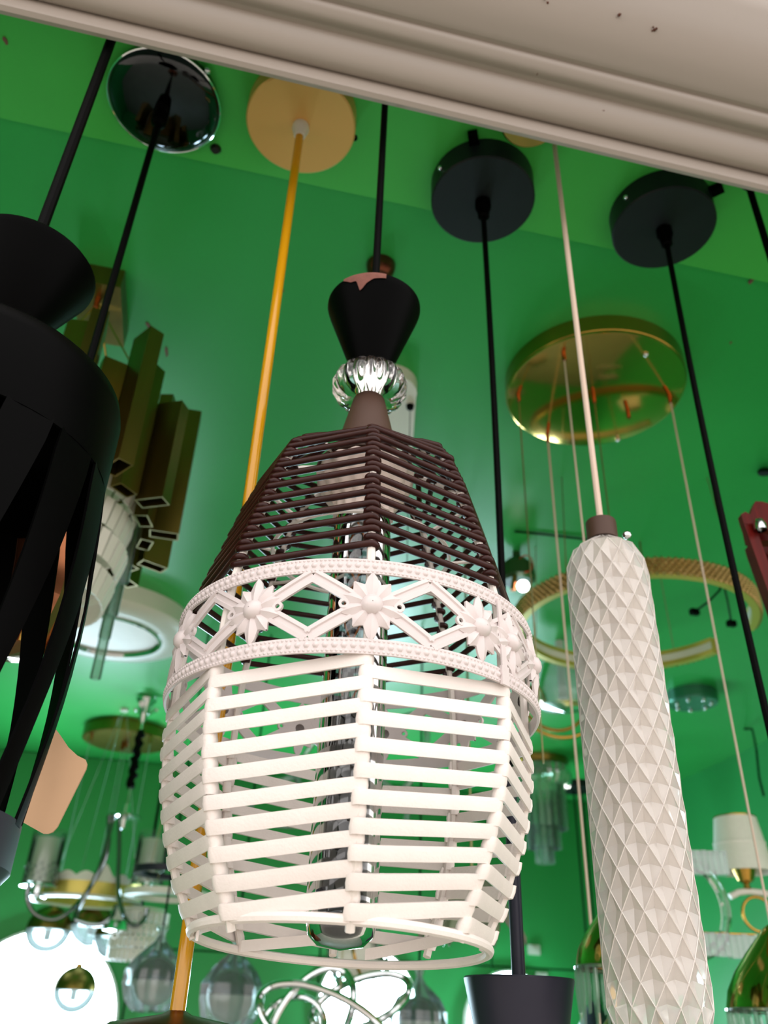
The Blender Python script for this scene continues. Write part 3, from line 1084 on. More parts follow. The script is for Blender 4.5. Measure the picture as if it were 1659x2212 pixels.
# ---- carved red wooden lantern at the right edge
p = at(1644, 1300, .80)
c = V(p.x, p.y)
zt, zb = z_on(c, 1640, 1108), z_on(c, 1700, 1760)
t = thing('red_wood_lantern', 'dark red carved wooden lattice lantern at the right edge', 'pendant lamp', V(c.x, c.y, zb))
obj('cord', MB().tube([c + RH * .125 + V(0, 0, CZ), c + RH * .125 + V(0, 0, zt - .02)], .003, 8), 'black_cord', t)
obj('cross_beam', MB().box(c + RH * .07 + V(0, 0, zt - .024), (.14, .012, .014), -YAW), 'red_wood', t, 0)
k = mpp(p)
u1 = (AW * .35 + RH).normalized()
for sgn, nm in ((-1, 'side_panel'), (1, 'side_panel')):
    off = AW * (.03 * sgn) + RH * (.03 if sgn > 0 else 0.)
    fr = MB()
    H = zt - zb
    outl = [(-60, 0), (-56, -8), (-44, -2), (-30, 14), (-18, 22), (20, 22), (60, 10), (60, -34), (-34, -34), (-40, -60)]
    fr.prism([(a * k, b * k) for a, b in [(-76, -60), (-78, -36), (-64, -26), (-52, -30), (-40, -8), (-28, 10), (-10, 14), (30, 14), (30, -60)]],
             lambda u, v, w, off=off: c + off + u1 * (u + .012) + V(0, 0, zt - .008 + v) + AW * w, -.004, .004)
    fr.prism([(a * k, b * k) for a, b in [(-76, -58), (-46, -58), (-20, -220), (8, -640), (-22, -640), (-50, -230)]],
             lambda u, v, w, off=off: c + off + u1 * (u + .012) + V(0, 0, zt - .008 + v) + AW * w, -.004, .004)
    for z_ in (-150, -230, -320, -420, -520):
        q = c + off + u1 * .012 + V(0, 0, zt - .008 + z_ * k)
        fr.box(q + u1 * (8 * k), (95 * k, .006, 12 * k), math.atan2(u1.y, u1.x), Matrix.Rotation(.75, 3, 'Y'))
        fr.box(q + u1 * (8 * k), (95 * k, .006, 12 * k), math.atan2(u1.y, u1.x), Matrix.Rotation(-.75, 3, 'Y'))
    obj(nm, fr, 'red_wood', t, 0)
obj('peg', MB().lathe([(.0001, .006), (.004, .005), (.006, 0), (.006, -.006)], c - AW * .040 + u1 * (.012 - 42 * k) + V(0, 0, zt - .008 - 62 * k), 14), 'chrome', t)

# ================================================================== LEFT BACKGROUND
# ---- gold box canopy with a ring of rectangular gold tubes
cb_ = axis_at(212, 655, CZ - .03)
t = thing('gold_tube_chandelier', 'ring of rectangular gold tubes under a gold box canopy, behind the cage', 'chandelier', V(cb_.x, cb_.y, 2.2))
k = mpp(cb_ + V(0, 0, CZ - .03))
can = obj('canopy_box', MB().box(cb_ + V(0, .02, CZ - .015), (.058, .110, .03)), 'gold_brushed', t, 0)
obj('peg', MB().lathe([(.0001, CZ - .046), (.003, CZ - .045), (.004, CZ - .030)], axis_at(210, 650, CZ - .034), 10), 'copper', can)
zbt = 2.185
rc0 = on_z(140, 1130, zbt)
rc0 = V(rc0.x, rc0.y)
Rr = .112
NT = 26
tm = {}
for j in range(NT):
    a = -PI / 2 - .35 + 2 * PI * j / NT
    if math.cos(a) < -.72:
        continue
    r = Rr - (.020 if j % 2 else 0.)
    q = rc0 + V(r * math.cos(a), r * 1.5 * math.sin(a))
    Lh = .150 + .018 * math.sin(j * 1.9) + .014 * (j % 3)
    w, d = (.018, .034) if j % 2 == 0 else (.026, .016)
    b = MB()
    M = Matrix.Rotation(a, 3, 'Z')
    zz0, zz1 = zbt + random.uniform(-.004, .004), zbt + Lh
    ring = lambda s, z: [q + M @ V(sx * (d / 2 - s), sy * (w / 2 - s), z) for sx, sy in ((-1, -1), (1, -1), (1, 1), (-1, 1))]
    vv = ring(0, zz0) + ring(0, zz1) + ring(.0016, zz0) + ring(.0016, zz0 + .05)
    ff = [(0, 1, 5, 4), (1, 2, 6, 5), (2, 3, 7, 6), (3, 0, 4, 7), (4, 5, 6, 7)]
    ff += [(i, 8 + i, 8 + (i + 1) % 4, (i + 1) % 4) for i in range(4)] + [(8 + i, 12 + i, 12 + (i + 1) % 4, 8 + (i + 1) % 4) for i in range(4)] + [(15, 14, 13, 12)]
    b.add(vv, ff)
    obj('gold_tube', b, 'gold_brushed', t, 0)
sp = MB()
for a in (0, 1.2, 2.4, 3.6, 4.8):
    sp.tube([cb_ + V(0, 0, CZ - .03), rc0 + V(.10 * math.cos(a), .10 * math.sin(a), zbt + .14)], .0012, 5)
sp.torus(rc0 + V(0, 0, zbt + .13), .100, .004, 40, 6)
obj('hanging_frame', sp, 'gold_satin', t)
# white slotted drum inside the ring
plate_me = mesh('crystal_plate', MB().box((0, 0, 0), (.003, .0115, .030), 0, Matrix.Rotation(.25, 3, 'Y')), 'white_plastic', (0, 0, 0), 0)
for row in range(6):
    for j in range(34):
        a = 2 * PI * j / 34 + .05 * row
        r = .084 - .004 * (row % 2) - .003 * row
        q = rc0 + V(r * math.cos(a), r * 1.2 * math.sin(a), zbt - .085 + .038 * (5 - row))
        o = bpy.data.objects.new('crystal_plate', plate_me)
        COL.objects.link(o)
        o.parent = t
        o.location = q - WLOC[t.name]
        o.rotation_euler = (0, 0, a)
# long glass rods
for px, py, ln in ((205, 1468, .17), (240, 1330, .2), (262, 1260, .2), (225, 1380, .2)):
    p = on_z(px, py, zbt - .035)
    q = V(p.x, p.y)
    obj('glass_rod', MB().lathe([(.0045, zbt - .035), (.0085, zbt - .033), (.0085, zbt - .035 + ln)], q, 12), 'clear_rod', t)

# ---- white round flush ceiling lamp
c = axis_at(232, 1372, CZ - .05)
r = 172 * mpp(c + V(0, 0, CZ))
t = thing('round_ceiling_lamp', 'white round flush ceiling lamp with a silver ring, behind the cage', 'ceiling lamp', V(c.x, c.y, CZ - .06))
obj('body', MB().lathe([(r * .66, CZ - .052), (r * .80, CZ - .055), (r * .97, CZ - .045), (r, CZ - .038), (r, CZ), (r * .66, CZ)], c, 64), 'white_plastic', t)
obj('silver_ring', MB().lathe([(r * .60, CZ - .050), (r * .63, CZ - .058), (r * .665, CZ - .056), (r * .672, CZ - .050)], c, 64), 'chrome', t)
obj('diffuser', MB().lathe([(.0001, CZ - .046), (r * .3, CZ - .046), (r * .61, CZ - .048)], c, 64), 'cream_holder', t)

# ---- gold canopy with four half-gold glass globes
c = axis_at(272, 1597, CZ - .03)
t = thing('globe_cluster_pendant', 'gold ceiling disc with four globes, gold above and clear below, on thin wires', 'pendant lamp', V(c.x, c.y, 1.68))
r = 90 * mpp(c + V(0, 0, CZ))
can = obj('ceiling_disc', MB().lathe([(.0001, CZ - .04), (r - .004, CZ - .04), (r, CZ - .037), (r, CZ), (.0001, CZ)], c, 56), 'gold_brushed', t)
for tx, ty, gx, gy, gr in ((200, 1588, 105, 2008, 47), (262, 1600, 198, 1998, 44), (318, 1592, 249, 2023, 45), (266, 1606, 161, 2138, 45)):
    p = axis_at(tx, ty, CZ - .045)
    gz = z_on(p, gx, gy)
    q = p
    gp = at(gx, gy, math.hypot(p.x, p.y))
    q = V(gp.x, gp.y)
    g = gr * mpp(gp)
    obj('peg', MB().tube([q + V(0, 0, CZ - .04), q + V(0, 0, CZ - .065)], .006, 8), 'copper', can)
    obj('wire', MB().tube([q + V(0, 0, CZ - .05), q + V(0, 0, gz + g * .95)], .0016, 5), 'clear_rod', t)
    ho = obj('globe_top', MB().ball(q + V(0, 0, gz), g, 32, 10, .0, PI / 2), 'gold_brushed', t)
    obj('globe_glass', MB().ball(q + V(0, 0, gz), g * .995, 32, 10, -PI / 2, 0.), 'bag_film', ho)
    obj('globe_cap', MB().tube([q + V(0, 0, gz + g * .96), q + V(0, 0, gz + g * 1.12)], .010, 10), 'gold_satin', ho)
    obj('inner_disc', MB().lathe([(.0001, gz - .002), (g * .97, gz - .002), (g * .97, gz + .002), (.0001, gz + .002)], q, 32), 'grey_body', ho)
    obj('bulb', MB().tube([q + V(0, 0, gz), q + V(0, 0, gz - g * .45)], g * .16, 12), 'grey_body', ho)

# ---- chrome candle chandelier with glass cylinders
c = axis_at(318, 1505, CZ)
t = thing('chrome_candle_chandelier', 'chrome chandelier with curved arms, glass cylinders and a black cord sleeve', 'chandelier', V(c.x, c.y, 1.7))
dd = math.hypot(c.x, c.y)
zc = lambda px, py: z_on(c, px, py)
pk = mpp(at(270, 1800, dd))
can = obj('canopy', MB().lathe([(22 * pk, CZ), (24 * pk, CZ - .01), (12 * pk, CZ - .035), (8 * pk, CZ - .07), (3 * pk, CZ - .08), (.0001, CZ - .08)], c, 28), 'chrome', t)
for a in (.3, 2.4, 4.5):
    obj('horn', MB().tube([c + V(.012 * math.cos(a), .012 * math.sin(a), CZ - .05), c + V(.03 * math.cos(a), .03 * math.sin(a), CZ - .03), c + V(.038 * math.cos(a), .038 * math.sin(a), CZ - .035)], [.006, .007, .009], 10), 'chrome', can)
zs1, zs0, zh = zc(308, 1580), zc(280, 1702), zc(265, 1760)
obj('stem', MB().tube([c + V(0, 0, CZ - .07), c + V(0, 0, zh)], .003, 8), 'chrome', t)
sl = []
for i in range(15):
    q = i / 14
    sl.append(c + V(.004 * math.sin(i * 2.4), .004 * math.cos(i * 1.9), zs1 + (zs0 - zs1) * q))
obj('cord_sleeve', MB().tube(sl, [.010 + .003 * (i % 2) for i in range(15)], 9), 'black_cord', t)
obj('hub', MB().lathe([(.0001, zh + .03), (.010, zh + .028), (.012, zh - .002), (.046, zh - .004), (.046, zh - .009), (.012, zh - .012), (.008, zh - .035), (.0001, zh - .035)], c, 24), 'chrome', t)
def arm_pt(px, py):
    return at(px, py, dd)
arms = [[(235, 1762), (232, 1840), (205, 1900), (165, 1955), (120, 1985), (78, 1975), (60, 1945), (62, 1912)],
        [(258, 1770), (257, 1850), (255, 1920), (268, 1980), (292, 2000), (312, 1985), (318, 1962)],
        [(245, 1765), (215, 1880), (168, 1975), (185, 1995), (225, 2000), (250, 1985), (262, 1960)]]
cups = [(85, 1905), (318, 1905), None]
for n_, (ar, cp) in enumerate(zip(arms, cups)):
    fwdo = (0, 0, -.06)[n_]
    pts = [arm_pt(*a) + AW * (fwdo * i / len(ar)) for i, a in enumerate(ar)]
    P_ = []
    for i in range(len(pts) - 1):
        for q in range(4):
            a_, b_ = pts[i], pts[i + 1]
            p_, n2 = pts[max(0, i - 1)], pts[min(len(pts) - 1, i + 2)]
            s_ = q / 4
            P_.append(.5 * ((2 * a_) + (b_ - p_) * s_ + (2 * p_ - 5 * a_ + 4 * b_ - n2) * s_ * s_ + (3 * a_ - p_ - 3 * b_ + n2) * s_ ** 3))
    P_.append(pts[-1])
    ao = obj('arm', MB().tube(P_, .0058, 8), 'chrome_dark', t)
    if cp:
        q = at(cp[0], cp[1], dd)
        zq = q.z
        b = V(q.x, q.y)
        obj('drip_plate', MB().lathe([(.0001, zq - .012), (.045, zq - .012), (.047, zq - .010), (.045, zq - .008), (.015, zq - .006), (.015, zq + .0)], b, 28), 'chrome', ao)
        obj('candle_cup', MB().lathe([(.0001, zq - .03), (.010, zq - .03), (.024, zq - .036), (.024, zq - .0335), (.014, zq - .028), (.014, zq)], b, 24), 'chrome', ao)
        obj('glass_cylinder', MB().lathe([(.042, zq - .005), (.042, zq + .125)], b, 32), 'clear_sheet', ao)
        obj('white_sleeve', MB().lathe([(.0001, zq), (.030, zq), (.030, zq + .105), (.0001, zq + .105)], b, 24), 'white_plastic', ao)
        g = MB()
        for j in range(40):
            a = j * 2.399
            rr_ = .034 + .006 * random.random()
            g.ball(b + V(rr_ * math.cos(a), rr_ * math.sin(a), zq + .004 + .001 * j), .0048, 8, 5)
        obj('crystal_beads', g, 'glass', ao)
cb2 = at(250, 2008, dd - .06)
obj('bottom_cup', MB().lathe([(.0001, cb2.z + .02), (.024, cb2.z + .02), (.028, cb2.z + .002), (.032, cb2.z - .002), (.012, cb2.z - .006), (.0001, cb2.z - .006)], V(cb2.x, cb2.y), 24), 'chrome', t)
obj('bottom_ring', MB().torus(cb2 + V(0, 0, -.013), .007, .0016, 16, 6, Matrix.Rotation(PI / 2, 3, 'X')), 'chrome', t)

# ---- crown-edged ring lamp
p = at(192, 1915, 2.6)
c = V(p.x, p.y)
k = mpp(p)
t = thing('crown_ring_lamp', 'gold ring lamp with a white crown-shaped edge, behind the chrome arms', 'pendant lamp', V(c.x, c.y, p.z - .05))
R1 = 112 * k
ro = obj('gold_ring', MB().lathe([(R1 * .96, p.z), (R1, p.z), (R1, p.z - 28 * k), (R1 * .96, p.z - 28 * k), (R1 * .96, p.z)], c, 56), 'gold_led', t)
obj('white_rim', MB().lathe([(R1 * .94, p.z - 28 * k), (R1 * 1.06, p.z - 27 * k), (R1 * 1.07, p.z - 32 * k), (R1 * .94, p.z - 34 * k), (R1 * .94, p.z - 28 * k)], c, 56), 'white_plastic', ro)
g = MB()
M_ = 180
top = [p.z + k * (8 + 9 * abs(math.sin(9 * 2 * PI * j / M_)) + 16 * max(0, math.cos(5 * 2 * PI * j / M_)) ** 6) for j in range(M_)]
vv = []
for j in range(M_):
    a = 2 * PI * j / M_
    d = V(math.cos(a), math.sin(a))
    vv += [c + d * R1 * 1.0 + V(0, 0, p.z - .002), c + d * R1 * 1.0 + V(0, 0, top[j]), c + d * R1 * .975 + V(0, 0, top[j]), c + d * R1 * .975 + V(0, 0, p.z - .002)]
g.add(vv, [(4 * j + q, 4 * ((j + 1) % M_) + q, 4 * ((j + 1) % M_) + (q + 1) % 4, 4 * j + (q + 1) % 4) for j in range(M_) for q in range(4)])
obj('crown_edge', g, 'white_plastic', ro)
for a in (.4, 2.5, 4.6):
    obj('wire', MB().tube([c + V(R1 * .97 * math.cos(a), R1 * .97 * math.sin(a), p.z), c + V(.008 * math.cos(a), .008 * math.sin(a), CZ - .008)], .0010, 5), 'clear_rod', t)
disc_canopy(t, c, .012, .008, CZ - .0005, 'white_plastic')

# ---- black and white double ring
p = at(365, 1905, 2.2)
c = V(p.x, p.y)
k = mpp(p)
t = thing('double_ring_lamp', 'thin black ring above a white ring, half hidden behind the basket', 'pendant lamp', V(c.x, c.y, p.z - .04))
obj('black_ring', MB().lathe([(62 * k, p.z + 24 * k), (78 * k, p.z + 26 * k), (78 * k, p.z + 12 * k), (62 * k, p.z + 14 * k), (62 * k, p.z + 24 * k)], c, 48), 'black_satin', t)
obj('white_ring', MB().lathe([(70 * k, p.z - 22 * k), (90 * k, p.z - 20 * k), (90 * k, p.z - 32 * k), (70 * k, p.z - 34 * k), (70 * k, p.z - 22 * k)], c, 48), 'white_plastic', t)
for a in (0.2, 2.3, 4.4):
    obj('wire', MB().tube([c + V(74 * k * math.cos(a), 74 * k * math.sin(a), p.z - 26 * k), c + V(70 * k * math.cos(a), 70 * k * math.sin(a), p.z + 20 * k), c + V(.015 * math.cos(a), .015 * math.sin(a), CZ - .012)], .001, 5), 'thin_wire', t)
disc_canopy(t, c, .025, .012, CZ - .0005, 'black_canopy')

# ---- globes in clear plastic bags
def bagged(px, py, r_px, d, top_px, label):
    p = at(px, py, d)
    c = V(p.x, p.y)
    k = mpp(p)
    r = r_px * k
    t = thing('bagged_globe_lamp', label, 'pendant lamp', V(c.x, c.y, p.z - r), 'globes still wrapped in plastic bags')
    g = obj('globe', MB().ball(p, r, 28, 16, 0, PI / 2), 'dark_mirror', t)
    obj('globe_lower', MB().ball(p, r * .99, 28, 10, -PI / 2, 0), 'grey_body', g)
    random.seed(int(px))
    nn, rows = 26, [(-1.25, .35), (-1.18, .8), (-.8, 1.08), (-.2, 1.28), (.4, 1.22), (.9, .95), (1.25, .55), (1.55, .26), (1.8, .14), (2.1, .24), (2.2, .30)]
    vv = []
    jit = [random.uniform(.86, 1.1) for _ in range(nn)]
    for h, q in rows:
        for j in range(nn):
            a = 2 * PI * j / nn
            w = r * q * (1 + (jit[j] - 1) * 1.2 + random.uniform(-.06, .06))
            vv.append(p + V(w * math.cos(a), w * math.sin(a), h * r + random.uniform(-.04, .04) * r))
    b = MB().add(vv, [(i * nn + j, i * nn + (j + 1) % nn, (i + 1) * nn + (j + 1) % nn, (i + 1) * nn + j) for i in range(len(rows) - 1) for j in range(nn)])
    obj('plastic_bag', b, 'bag_film', t, 15)
    obj('cord', MB().tube([p + V(0, 0, r), c + V(0, 0, CZ)], .0022, 6), 'black_cord', t)


bagged(335, 2118, 48, 1.9, None, 'grey globe wrapped in a clear plastic bag, left of the amber cord')
bagged(500, 2150, 52, 1.9, None, 'grey globe in a plastic bag between the amber cord and the chrome loops')
bagged(905, 2205, 46, 1.8, None, 'grey globe in a plastic bag between the chrome loops and the black cone')

# ---- white slotted drum lamp
p = at(298, 2012, 2.55)
c = V(p.x, p.y)
k = mpp(p)
t = thing('slotted_drum_lamp', 'white slotted drum lamp partly behind a bagged globe', 'pendant lamp', V(c.x, c.y, p.z - 70 * k))
obj('top_ring', MB().lathe([(.001, p.z + 48 * k), (52 * k, p.z + 44 * k), (60 * k, p.z + 30 * k), (58 * k, p.z + 30 * k), (.001, p.z + 44 * k)], c, 40), 'white_plastic', t)
for row in range(4):
    g = MB()
    for j in range(30):
        a = 2 * PI * j / 30
        zz = p.z + (24 - 24 * row) * k
        g.box(c + V((60 - row * 2) * k * math.cos(a), (60 - row * 2) * k * math.sin(a), zz), (.004, 7.5 * k, 17 * k), a)
    g.torus(c + V(0, 0, p.z + (34 - 24 * row) * k), (60 - row * 2) * k, 2.6 * k, 40, 6)
    obj('slotted_row', g, 'white_plastic', t, 0)
obj('stem', MB().tube([c + V(0, 0, p.z + 40 * k), c + V(0, 0, CZ)], .003, 6), 'black_cord', t)

# ================================================================== LIT LAMPS ON THE BACK WALL
def lit_disc(px, py, r_px, label, rings=False, petals=False):
    p = on_y(px, py, YB)
    r = r_px * mpp(p)
    t = thing('lit_wall_lamp', label, 'wall lamp', V(p.x, YB, p.z), 'lit lamps on the back wall')
    rot = lambda u, v, w: V(p.x + u, YB - w, p.z + v)
    b = MB()
    n = 56
    prof_ = [(1e-4, .075), (r * .5, .072), (r * .85, .055), (r * .97, .03)]
    vv = [rot(q * math.cos(2 * PI * j / n), q * math.sin(2 * PI * j / n), w) for q, w in prof_ for j in range(n)]
    b.add(vv, [(i * n + j, i * n + (j + 1) % n, (i + 1) * n + (j + 1) % n, (i + 1) * n + j) for i in range(3) for j in range(n)])
    obj('diffuser', b, 'lit_white', t, 60)
    b = MB()
    prof_ = [(r * .965, .035), (r, .032), (r, .0)]
    vv = [rot(q * math.cos(2 * PI * j / n), q * math.sin(2 * PI * j / n), w) for q, w in prof_ for j in range(n)]
    b.add(vv, [(i * n + j, i * n + (j + 1) % n, (i + 1) * n + (j + 1) % n, (i + 1) * n + j) for i in range(2) for j in range(n)])
    obj('rim', b, 'white_plastic', t, 40)
    if rings:
        b = MB()
        b.tube([rot(r * .42 * math.cos(a), r * .42 * math.sin(a), .082) for a in [2 * PI * j / 40 for j in range(40)]], .004, 6, True)
        obj('decor_ring', b, 'chrome', t)
        obj('centre_knob', MB().ball(rot(0, -r * .42, .09), .015, 12, 8), 'chrome', t)
    if petals:
        b = MB()
        for q in range(8):
            a0 = 2 * PI * q / 8
            b.tube([rot(r * (.62 + .26 * math.cos(x)) * math.cos(a0) - r * .2 * math.sin(x) * math.sin(a0), r * (.62 + .26 * math.cos(x)) * math.sin(a0) + r * .2 * math.sin(x) * math.cos(a0), .088) for x in [2 * PI * j / 20 for j in range(20)]], .008, 6, True)
        obj('petal_trim', b, 'teal_metal', t)


lit_disc(70, 2205, 178, 'big glowing white round lamp in the lower left corner')
lit_disc(790, 2170, 108, 'glowing white round lamp seen through the chrome loops', rings=True)
lit_disc(1100, 2215, 104, 'glowing round lamp with petal outlines behind the black cone', petals=True)

# ================================================================== MIDDLE AND RIGHT BACKGROUND
# ---- crystal-edged white cuff lamp below the basket
p = at(775, 2066, 1.7)
k = mpp(p)
t = thing('crystal_cuff_lamp', 'white cuff lamp with ruffled crystal edges just under the basket rim', 'pendant lamp', V(p.x, p.y, p.z - .05))
axd = (RH * .93 + V(0, 0, .30) - AW * .22).normalized()
s1 = axd.cross(V(0, 0, 1)).normalized()
s2 = s1.cross(axd)
def cuff(r, x, a):
    return p + axd * (x * k) + (s1 * math.cos(a) + s2 * math.sin(a)) * (r * k)
b = MB()
n = 56
prof_ = [(38, -38), (42, -36), (42, 38), (38, 40), (38, -38)]
vv = [cuff(q, x, 2 * PI * j / n) for q, x in prof_ for j in range(n)]
b.add(vv, [(i * n + j, i * n + (j + 1) % n, (i + 1) * n + (j + 1) % n, (i + 1) * n + j) for i in range(4) for j in range(n)])
cu = obj('white_cuff', b, 'white_plastic', t)
b = MB()
b.tube([cuff(43, 0, 2 * PI * j / 40) for j in range(40)], 3.2 * k, 6, True)
obj('gold_stripe', b, 'gold_satin', cu)
for xx in (-52, 54):
    b = MB()
    for j in range(30):
        a = 2 * PI * j / 30
        b.tube([cuff(26, xx, a), cuff(40, xx - 3, a), cuff(47, xx, a)], [3 * k, 4.4 * k, 2.4 * k], 6)
    obj('crystal_ruffle', b, 'clear_rod', cu)
obj('wire', MB().tube([cuff(42, 0, PI / 2), V(p.x, p.y, CZ)], .0012, 5), 'thin_wire', t)

# ---- chrome loop chandelier at the bottom
p = at(735, 2150, 1.55)
k = mpp(p)
t = thing('chrome_loop_chandelier', 'chandelier of interlocking chrome loops at the bottom centre', 'chandelier', V(p.x, p.y, p.z - .12))
def ellipse_loop(cx, cy, rx, ry, rot, dep, w=9, tilt=.35):
    pts = []
    for j in range(48):
        a = 2 * PI * j / 48
        u, v = rx * math.cos(a), ry * math.sin(a)
        x, y = u * math.cos(rot) - v * math.sin(rot), u * math.sin(rot) + v * math.cos(rot)
        pts.append(p + RH * ((cx + x) * k) + V(0, 0, (cy + y) * k) + AW * (dep + v * k * tilt))
    return pts
for cx, cy, rx, ry, rot, dep, w in ((-60, -52, 118, 70, .95, .0, 8), (45, -10, 112, 46, .35, .05, 8), (-25, -60, 150, 62, -.35, -.04, 8), (-100, -65, 70, 60, .3, .03, 7)):
    obj('chrome_loop', MB().tube(ellipse_loop(cx, cy, rx, ry, rot, dep), w * k * 1.05, 10, True), 'chrome', t)
obj('wire', MB().tube([p + V(0, 0, -.02), V(p.x, p.y, CZ)], .0012, 5), 'thin_wire', t)

# ---- acrylic loop lamp seen through the basket
p = at(690, 1745, 1.5)
k = mpp(p)
t = thing('acrylic_loop_lamp', 'pale acrylic loops with chrome edges seen through the basket weave', 'pendant lamp', V(p.x, p.y, p.z - .15))
for cx, cy, rx, ry, rot in ((-20, 20, 130, 60, .2), (90, 30, 110, 55, -.5), (30, 140, 120, 50, .9), (170, 120, 100, 52, 1.2)):
    obj('acrylic_loop', MB().tube(ellipse_loop(cx, cy, rx, ry, rot, 0., 6, .5), 7 * k, 8, True), 'clear_rod', t)
obj('stem', MB().tube([p + V(0, 0, .05), V(p.x, p.y, CZ)], .004, 8), 'chrome', t)

# ---- flower-shaped acrylic pendant behind the basket's lower right
p = at(1020, 1945, 1.3)
c = V(p.x, p.y)
k = mpp(p)
t = thing('petal_pendant_lamp', 'smoky petal-shaped acrylic pendant behind the lower right of the basket', 'pendant lamp', V(c.x, c.y, p.z - .1))
for q in range(7):
    a0 = 2 * PI * q / 7
    b = MB()
    vv = []
    for i in range(8):
        for j in range(9):
            s_, w_ = i / 7, (j - 4) / 4
            r = (12 + 104 * s_) * k
            half = .42 * math.sin(PI * min(1, .25 + .65 * s_)) * (1 if s_ < .8 else 1 - (s_ - .8) * 1.2)
            a = a0 + w_ * half * 1.25
            zz = p.z + (55 - 130 * s_ ** 1.2 + 8 * math.cos(w_ * 6) * s_) * k
            vv.append(c + V(r * math.cos(a), r * math.sin(a), zz))
    b.add(vv, [(i * 9 + j, i * 9 + j + 1, i * 9 + 10 + j, i * 9 + 9 + j) for i in range(7) for j in range(8)])
    o = obj('petal', b, 'petal_film', t, 60)
    md = o.modifiers.new('thickness', 'SOLIDIFY')
    md.thickness = .0015
obj('stem', MB().tube([c + V(0, 0, p.z + 40 * k), c + V(0, 0, CZ)], .002, 6), 'thin_wire', t)

# ---- tiered crystal flush lamp on the ceiling
c = axis_at(1165, 1655, CZ - .02)
k = mpp(c + V(0, 0, CZ))
t = thing('tiered_crystal_lamp', 'tiered crystal flush lamp on the ceiling right of the basket', 'ceiling lamp', V(c.x, c.y, CZ - .3))
bd = obj('base', MB().lathe([(.0001, CZ - 14 * k), (58 * k, CZ - 14 * k), (62 * k, CZ - 8 * k), (62 * k, CZ), (.0001, CZ)], c, 40), 'gold_brushed', t)
obj('crystal_band', MB().lathe([(56 * k, CZ - 14 * k), (64 * k, CZ - 18 * k), (64 * k, CZ - 46 * k), (56 * k, CZ - 58 * k)], c, 48, rad=lambda a: 1 + .03 * math.cos(24 * a)), 'clear_rod', bd)
for r_, z0_, L_, n_ in ((50, 52, 90, 22), (34, 70, 110, 16), (18, 92, 116, 10)):
    for j in range(n_):
        a = 2 * PI * j / n_
        q = c + V(r_ * k * math.cos(a), r_ * k * math.sin(a))
        g = MB().box(q + V(0, 0, CZ - (z0_ + L_ / 2) * k), (3 * k, 9.5 * k, L_ * k), a)
        obj('crystal_drop', g, 'clear_rod', bd, 0)
obj('spot', MB().ball(c + RH * 58 * k + V(0, 0, CZ - 52 * k), 5 * k, 10, 8), 'lit_small', bd)

# ---- black pendant at the back
c = axis_at(1243, 1705, CZ - .02)
k = mpp(c + V(0, 0, CZ))
t = thing('thin_cord_pendant', 'small black disc canopy with a thin cord near the back wall', 'pendant lamp', V(c.x, c.y, 1.72))
disc_canopy(t, c, 40 * k, 14 * k, CZ, 'black_canopy')
for dx in (-4, 14):
    obj('cord', MB().tube([c + RH * dx * k + V(0, 0, CZ - .02), c + RH * dx * k + V(0, 0, 1.74)], .0035, 6), 'black_cord', t)
obj('shade', MB().lathe([(.0001, 1.80), (.02, 1.79), (.06, 1.72), (.058, 1.72), (.0001, 1.78)], c, 28), 'black_satin', t)

# ---- gold C-shaped ring chandelier with a crystal outside
p = at(1368, 1345, 1.35)
c = V(p.x, p.y)
k = mpp(p)
t = thing('gold_ring_chandelier', 'open gold ring chandelier with a crystal studded outside, behind the glass tube', 'chandelier', V(c.x, c.y, p.z - .02))
RG = 252 * k
zl, zu = p.z - 15 * k, p.z + 22 * k
A0, A1 = math.radians(28), math.radians(357)
def ringpt(r, a, z):
    return c + RH * (r * math.cos(a)) + AW * (r * math.sin(a)) + V(0, 0, z)
n = 90
b = MB()
vv = []
for j in range(n + 1):
    a = A0 + (A1 - A0) * j / n
    vv += [ringpt(RG - .012, a, zl), ringpt(RG, a, zl), ringpt(RG, a, zu), ringpt(RG - .012, a, zu)]
b.add(vv, [(4 * j + q, 4 * j + (q + 1) % 4, 4 * j + 4 + (q + 1) % 4, 4 * j + 4 + q) for j in range(n) for q in range(4)] + [(3, 2, 1, 0), (4 * n, 4 * n + 1, 4 * n + 2, 4 * n + 3)])
rg = obj('ring', b, 'gold_led', t, 30)
b = MB()
vv = []
for j in range(n + 1):
    a = A0 + (A1 - A0) * j / n
    vv += [ringpt(RG - .0125, a, zl + .008), ringpt(RG - .0125, a, zu - .008)]
b.add(vv, [(2 * j, 2 * j + 1, 2 * j + 3, 2 * j + 2) for j in range(n)])
obj('light_strip', b, 'white_plastic', rg)
b = MB()
random.seed(5)
for row in range(5):
    for j in range(110):
        a = A0 + (A1 - A0) * (j + .5 * (row % 2)) / 110
        z = zl + (zu - zl) * (row + .6) / 5
        q = ringpt(RG + .001, a, z)
        o_ = (RH * math.cos(a) + AW * math.sin(a))
        t_ = (AW * math.cos(a) - RH * math.sin(a))
        s_ = .0052
        b.add([q + t_ * s_, q + V(0, 0, s_), q - t_ * s_, q - V(0, 0, s_), q + o_ * .005 + t_ * random.uniform(-.001, .001)], [(0, 1, 4), (1, 2, 4), (2, 3, 4), (3, 0, 4)])
cs = obj('crystal_studs', b, 'stud_gold', rg, 0)
cs['kind'] = 'stuff'
b = MB()
for a in (.9, 2.4, 3.9, 5.4):
    obj('wire', MB().tube([ringpt(RG - .006, a, zu), ringpt(RG * .9, a, CZ)], .0009, 5), 'thin_wire', t)

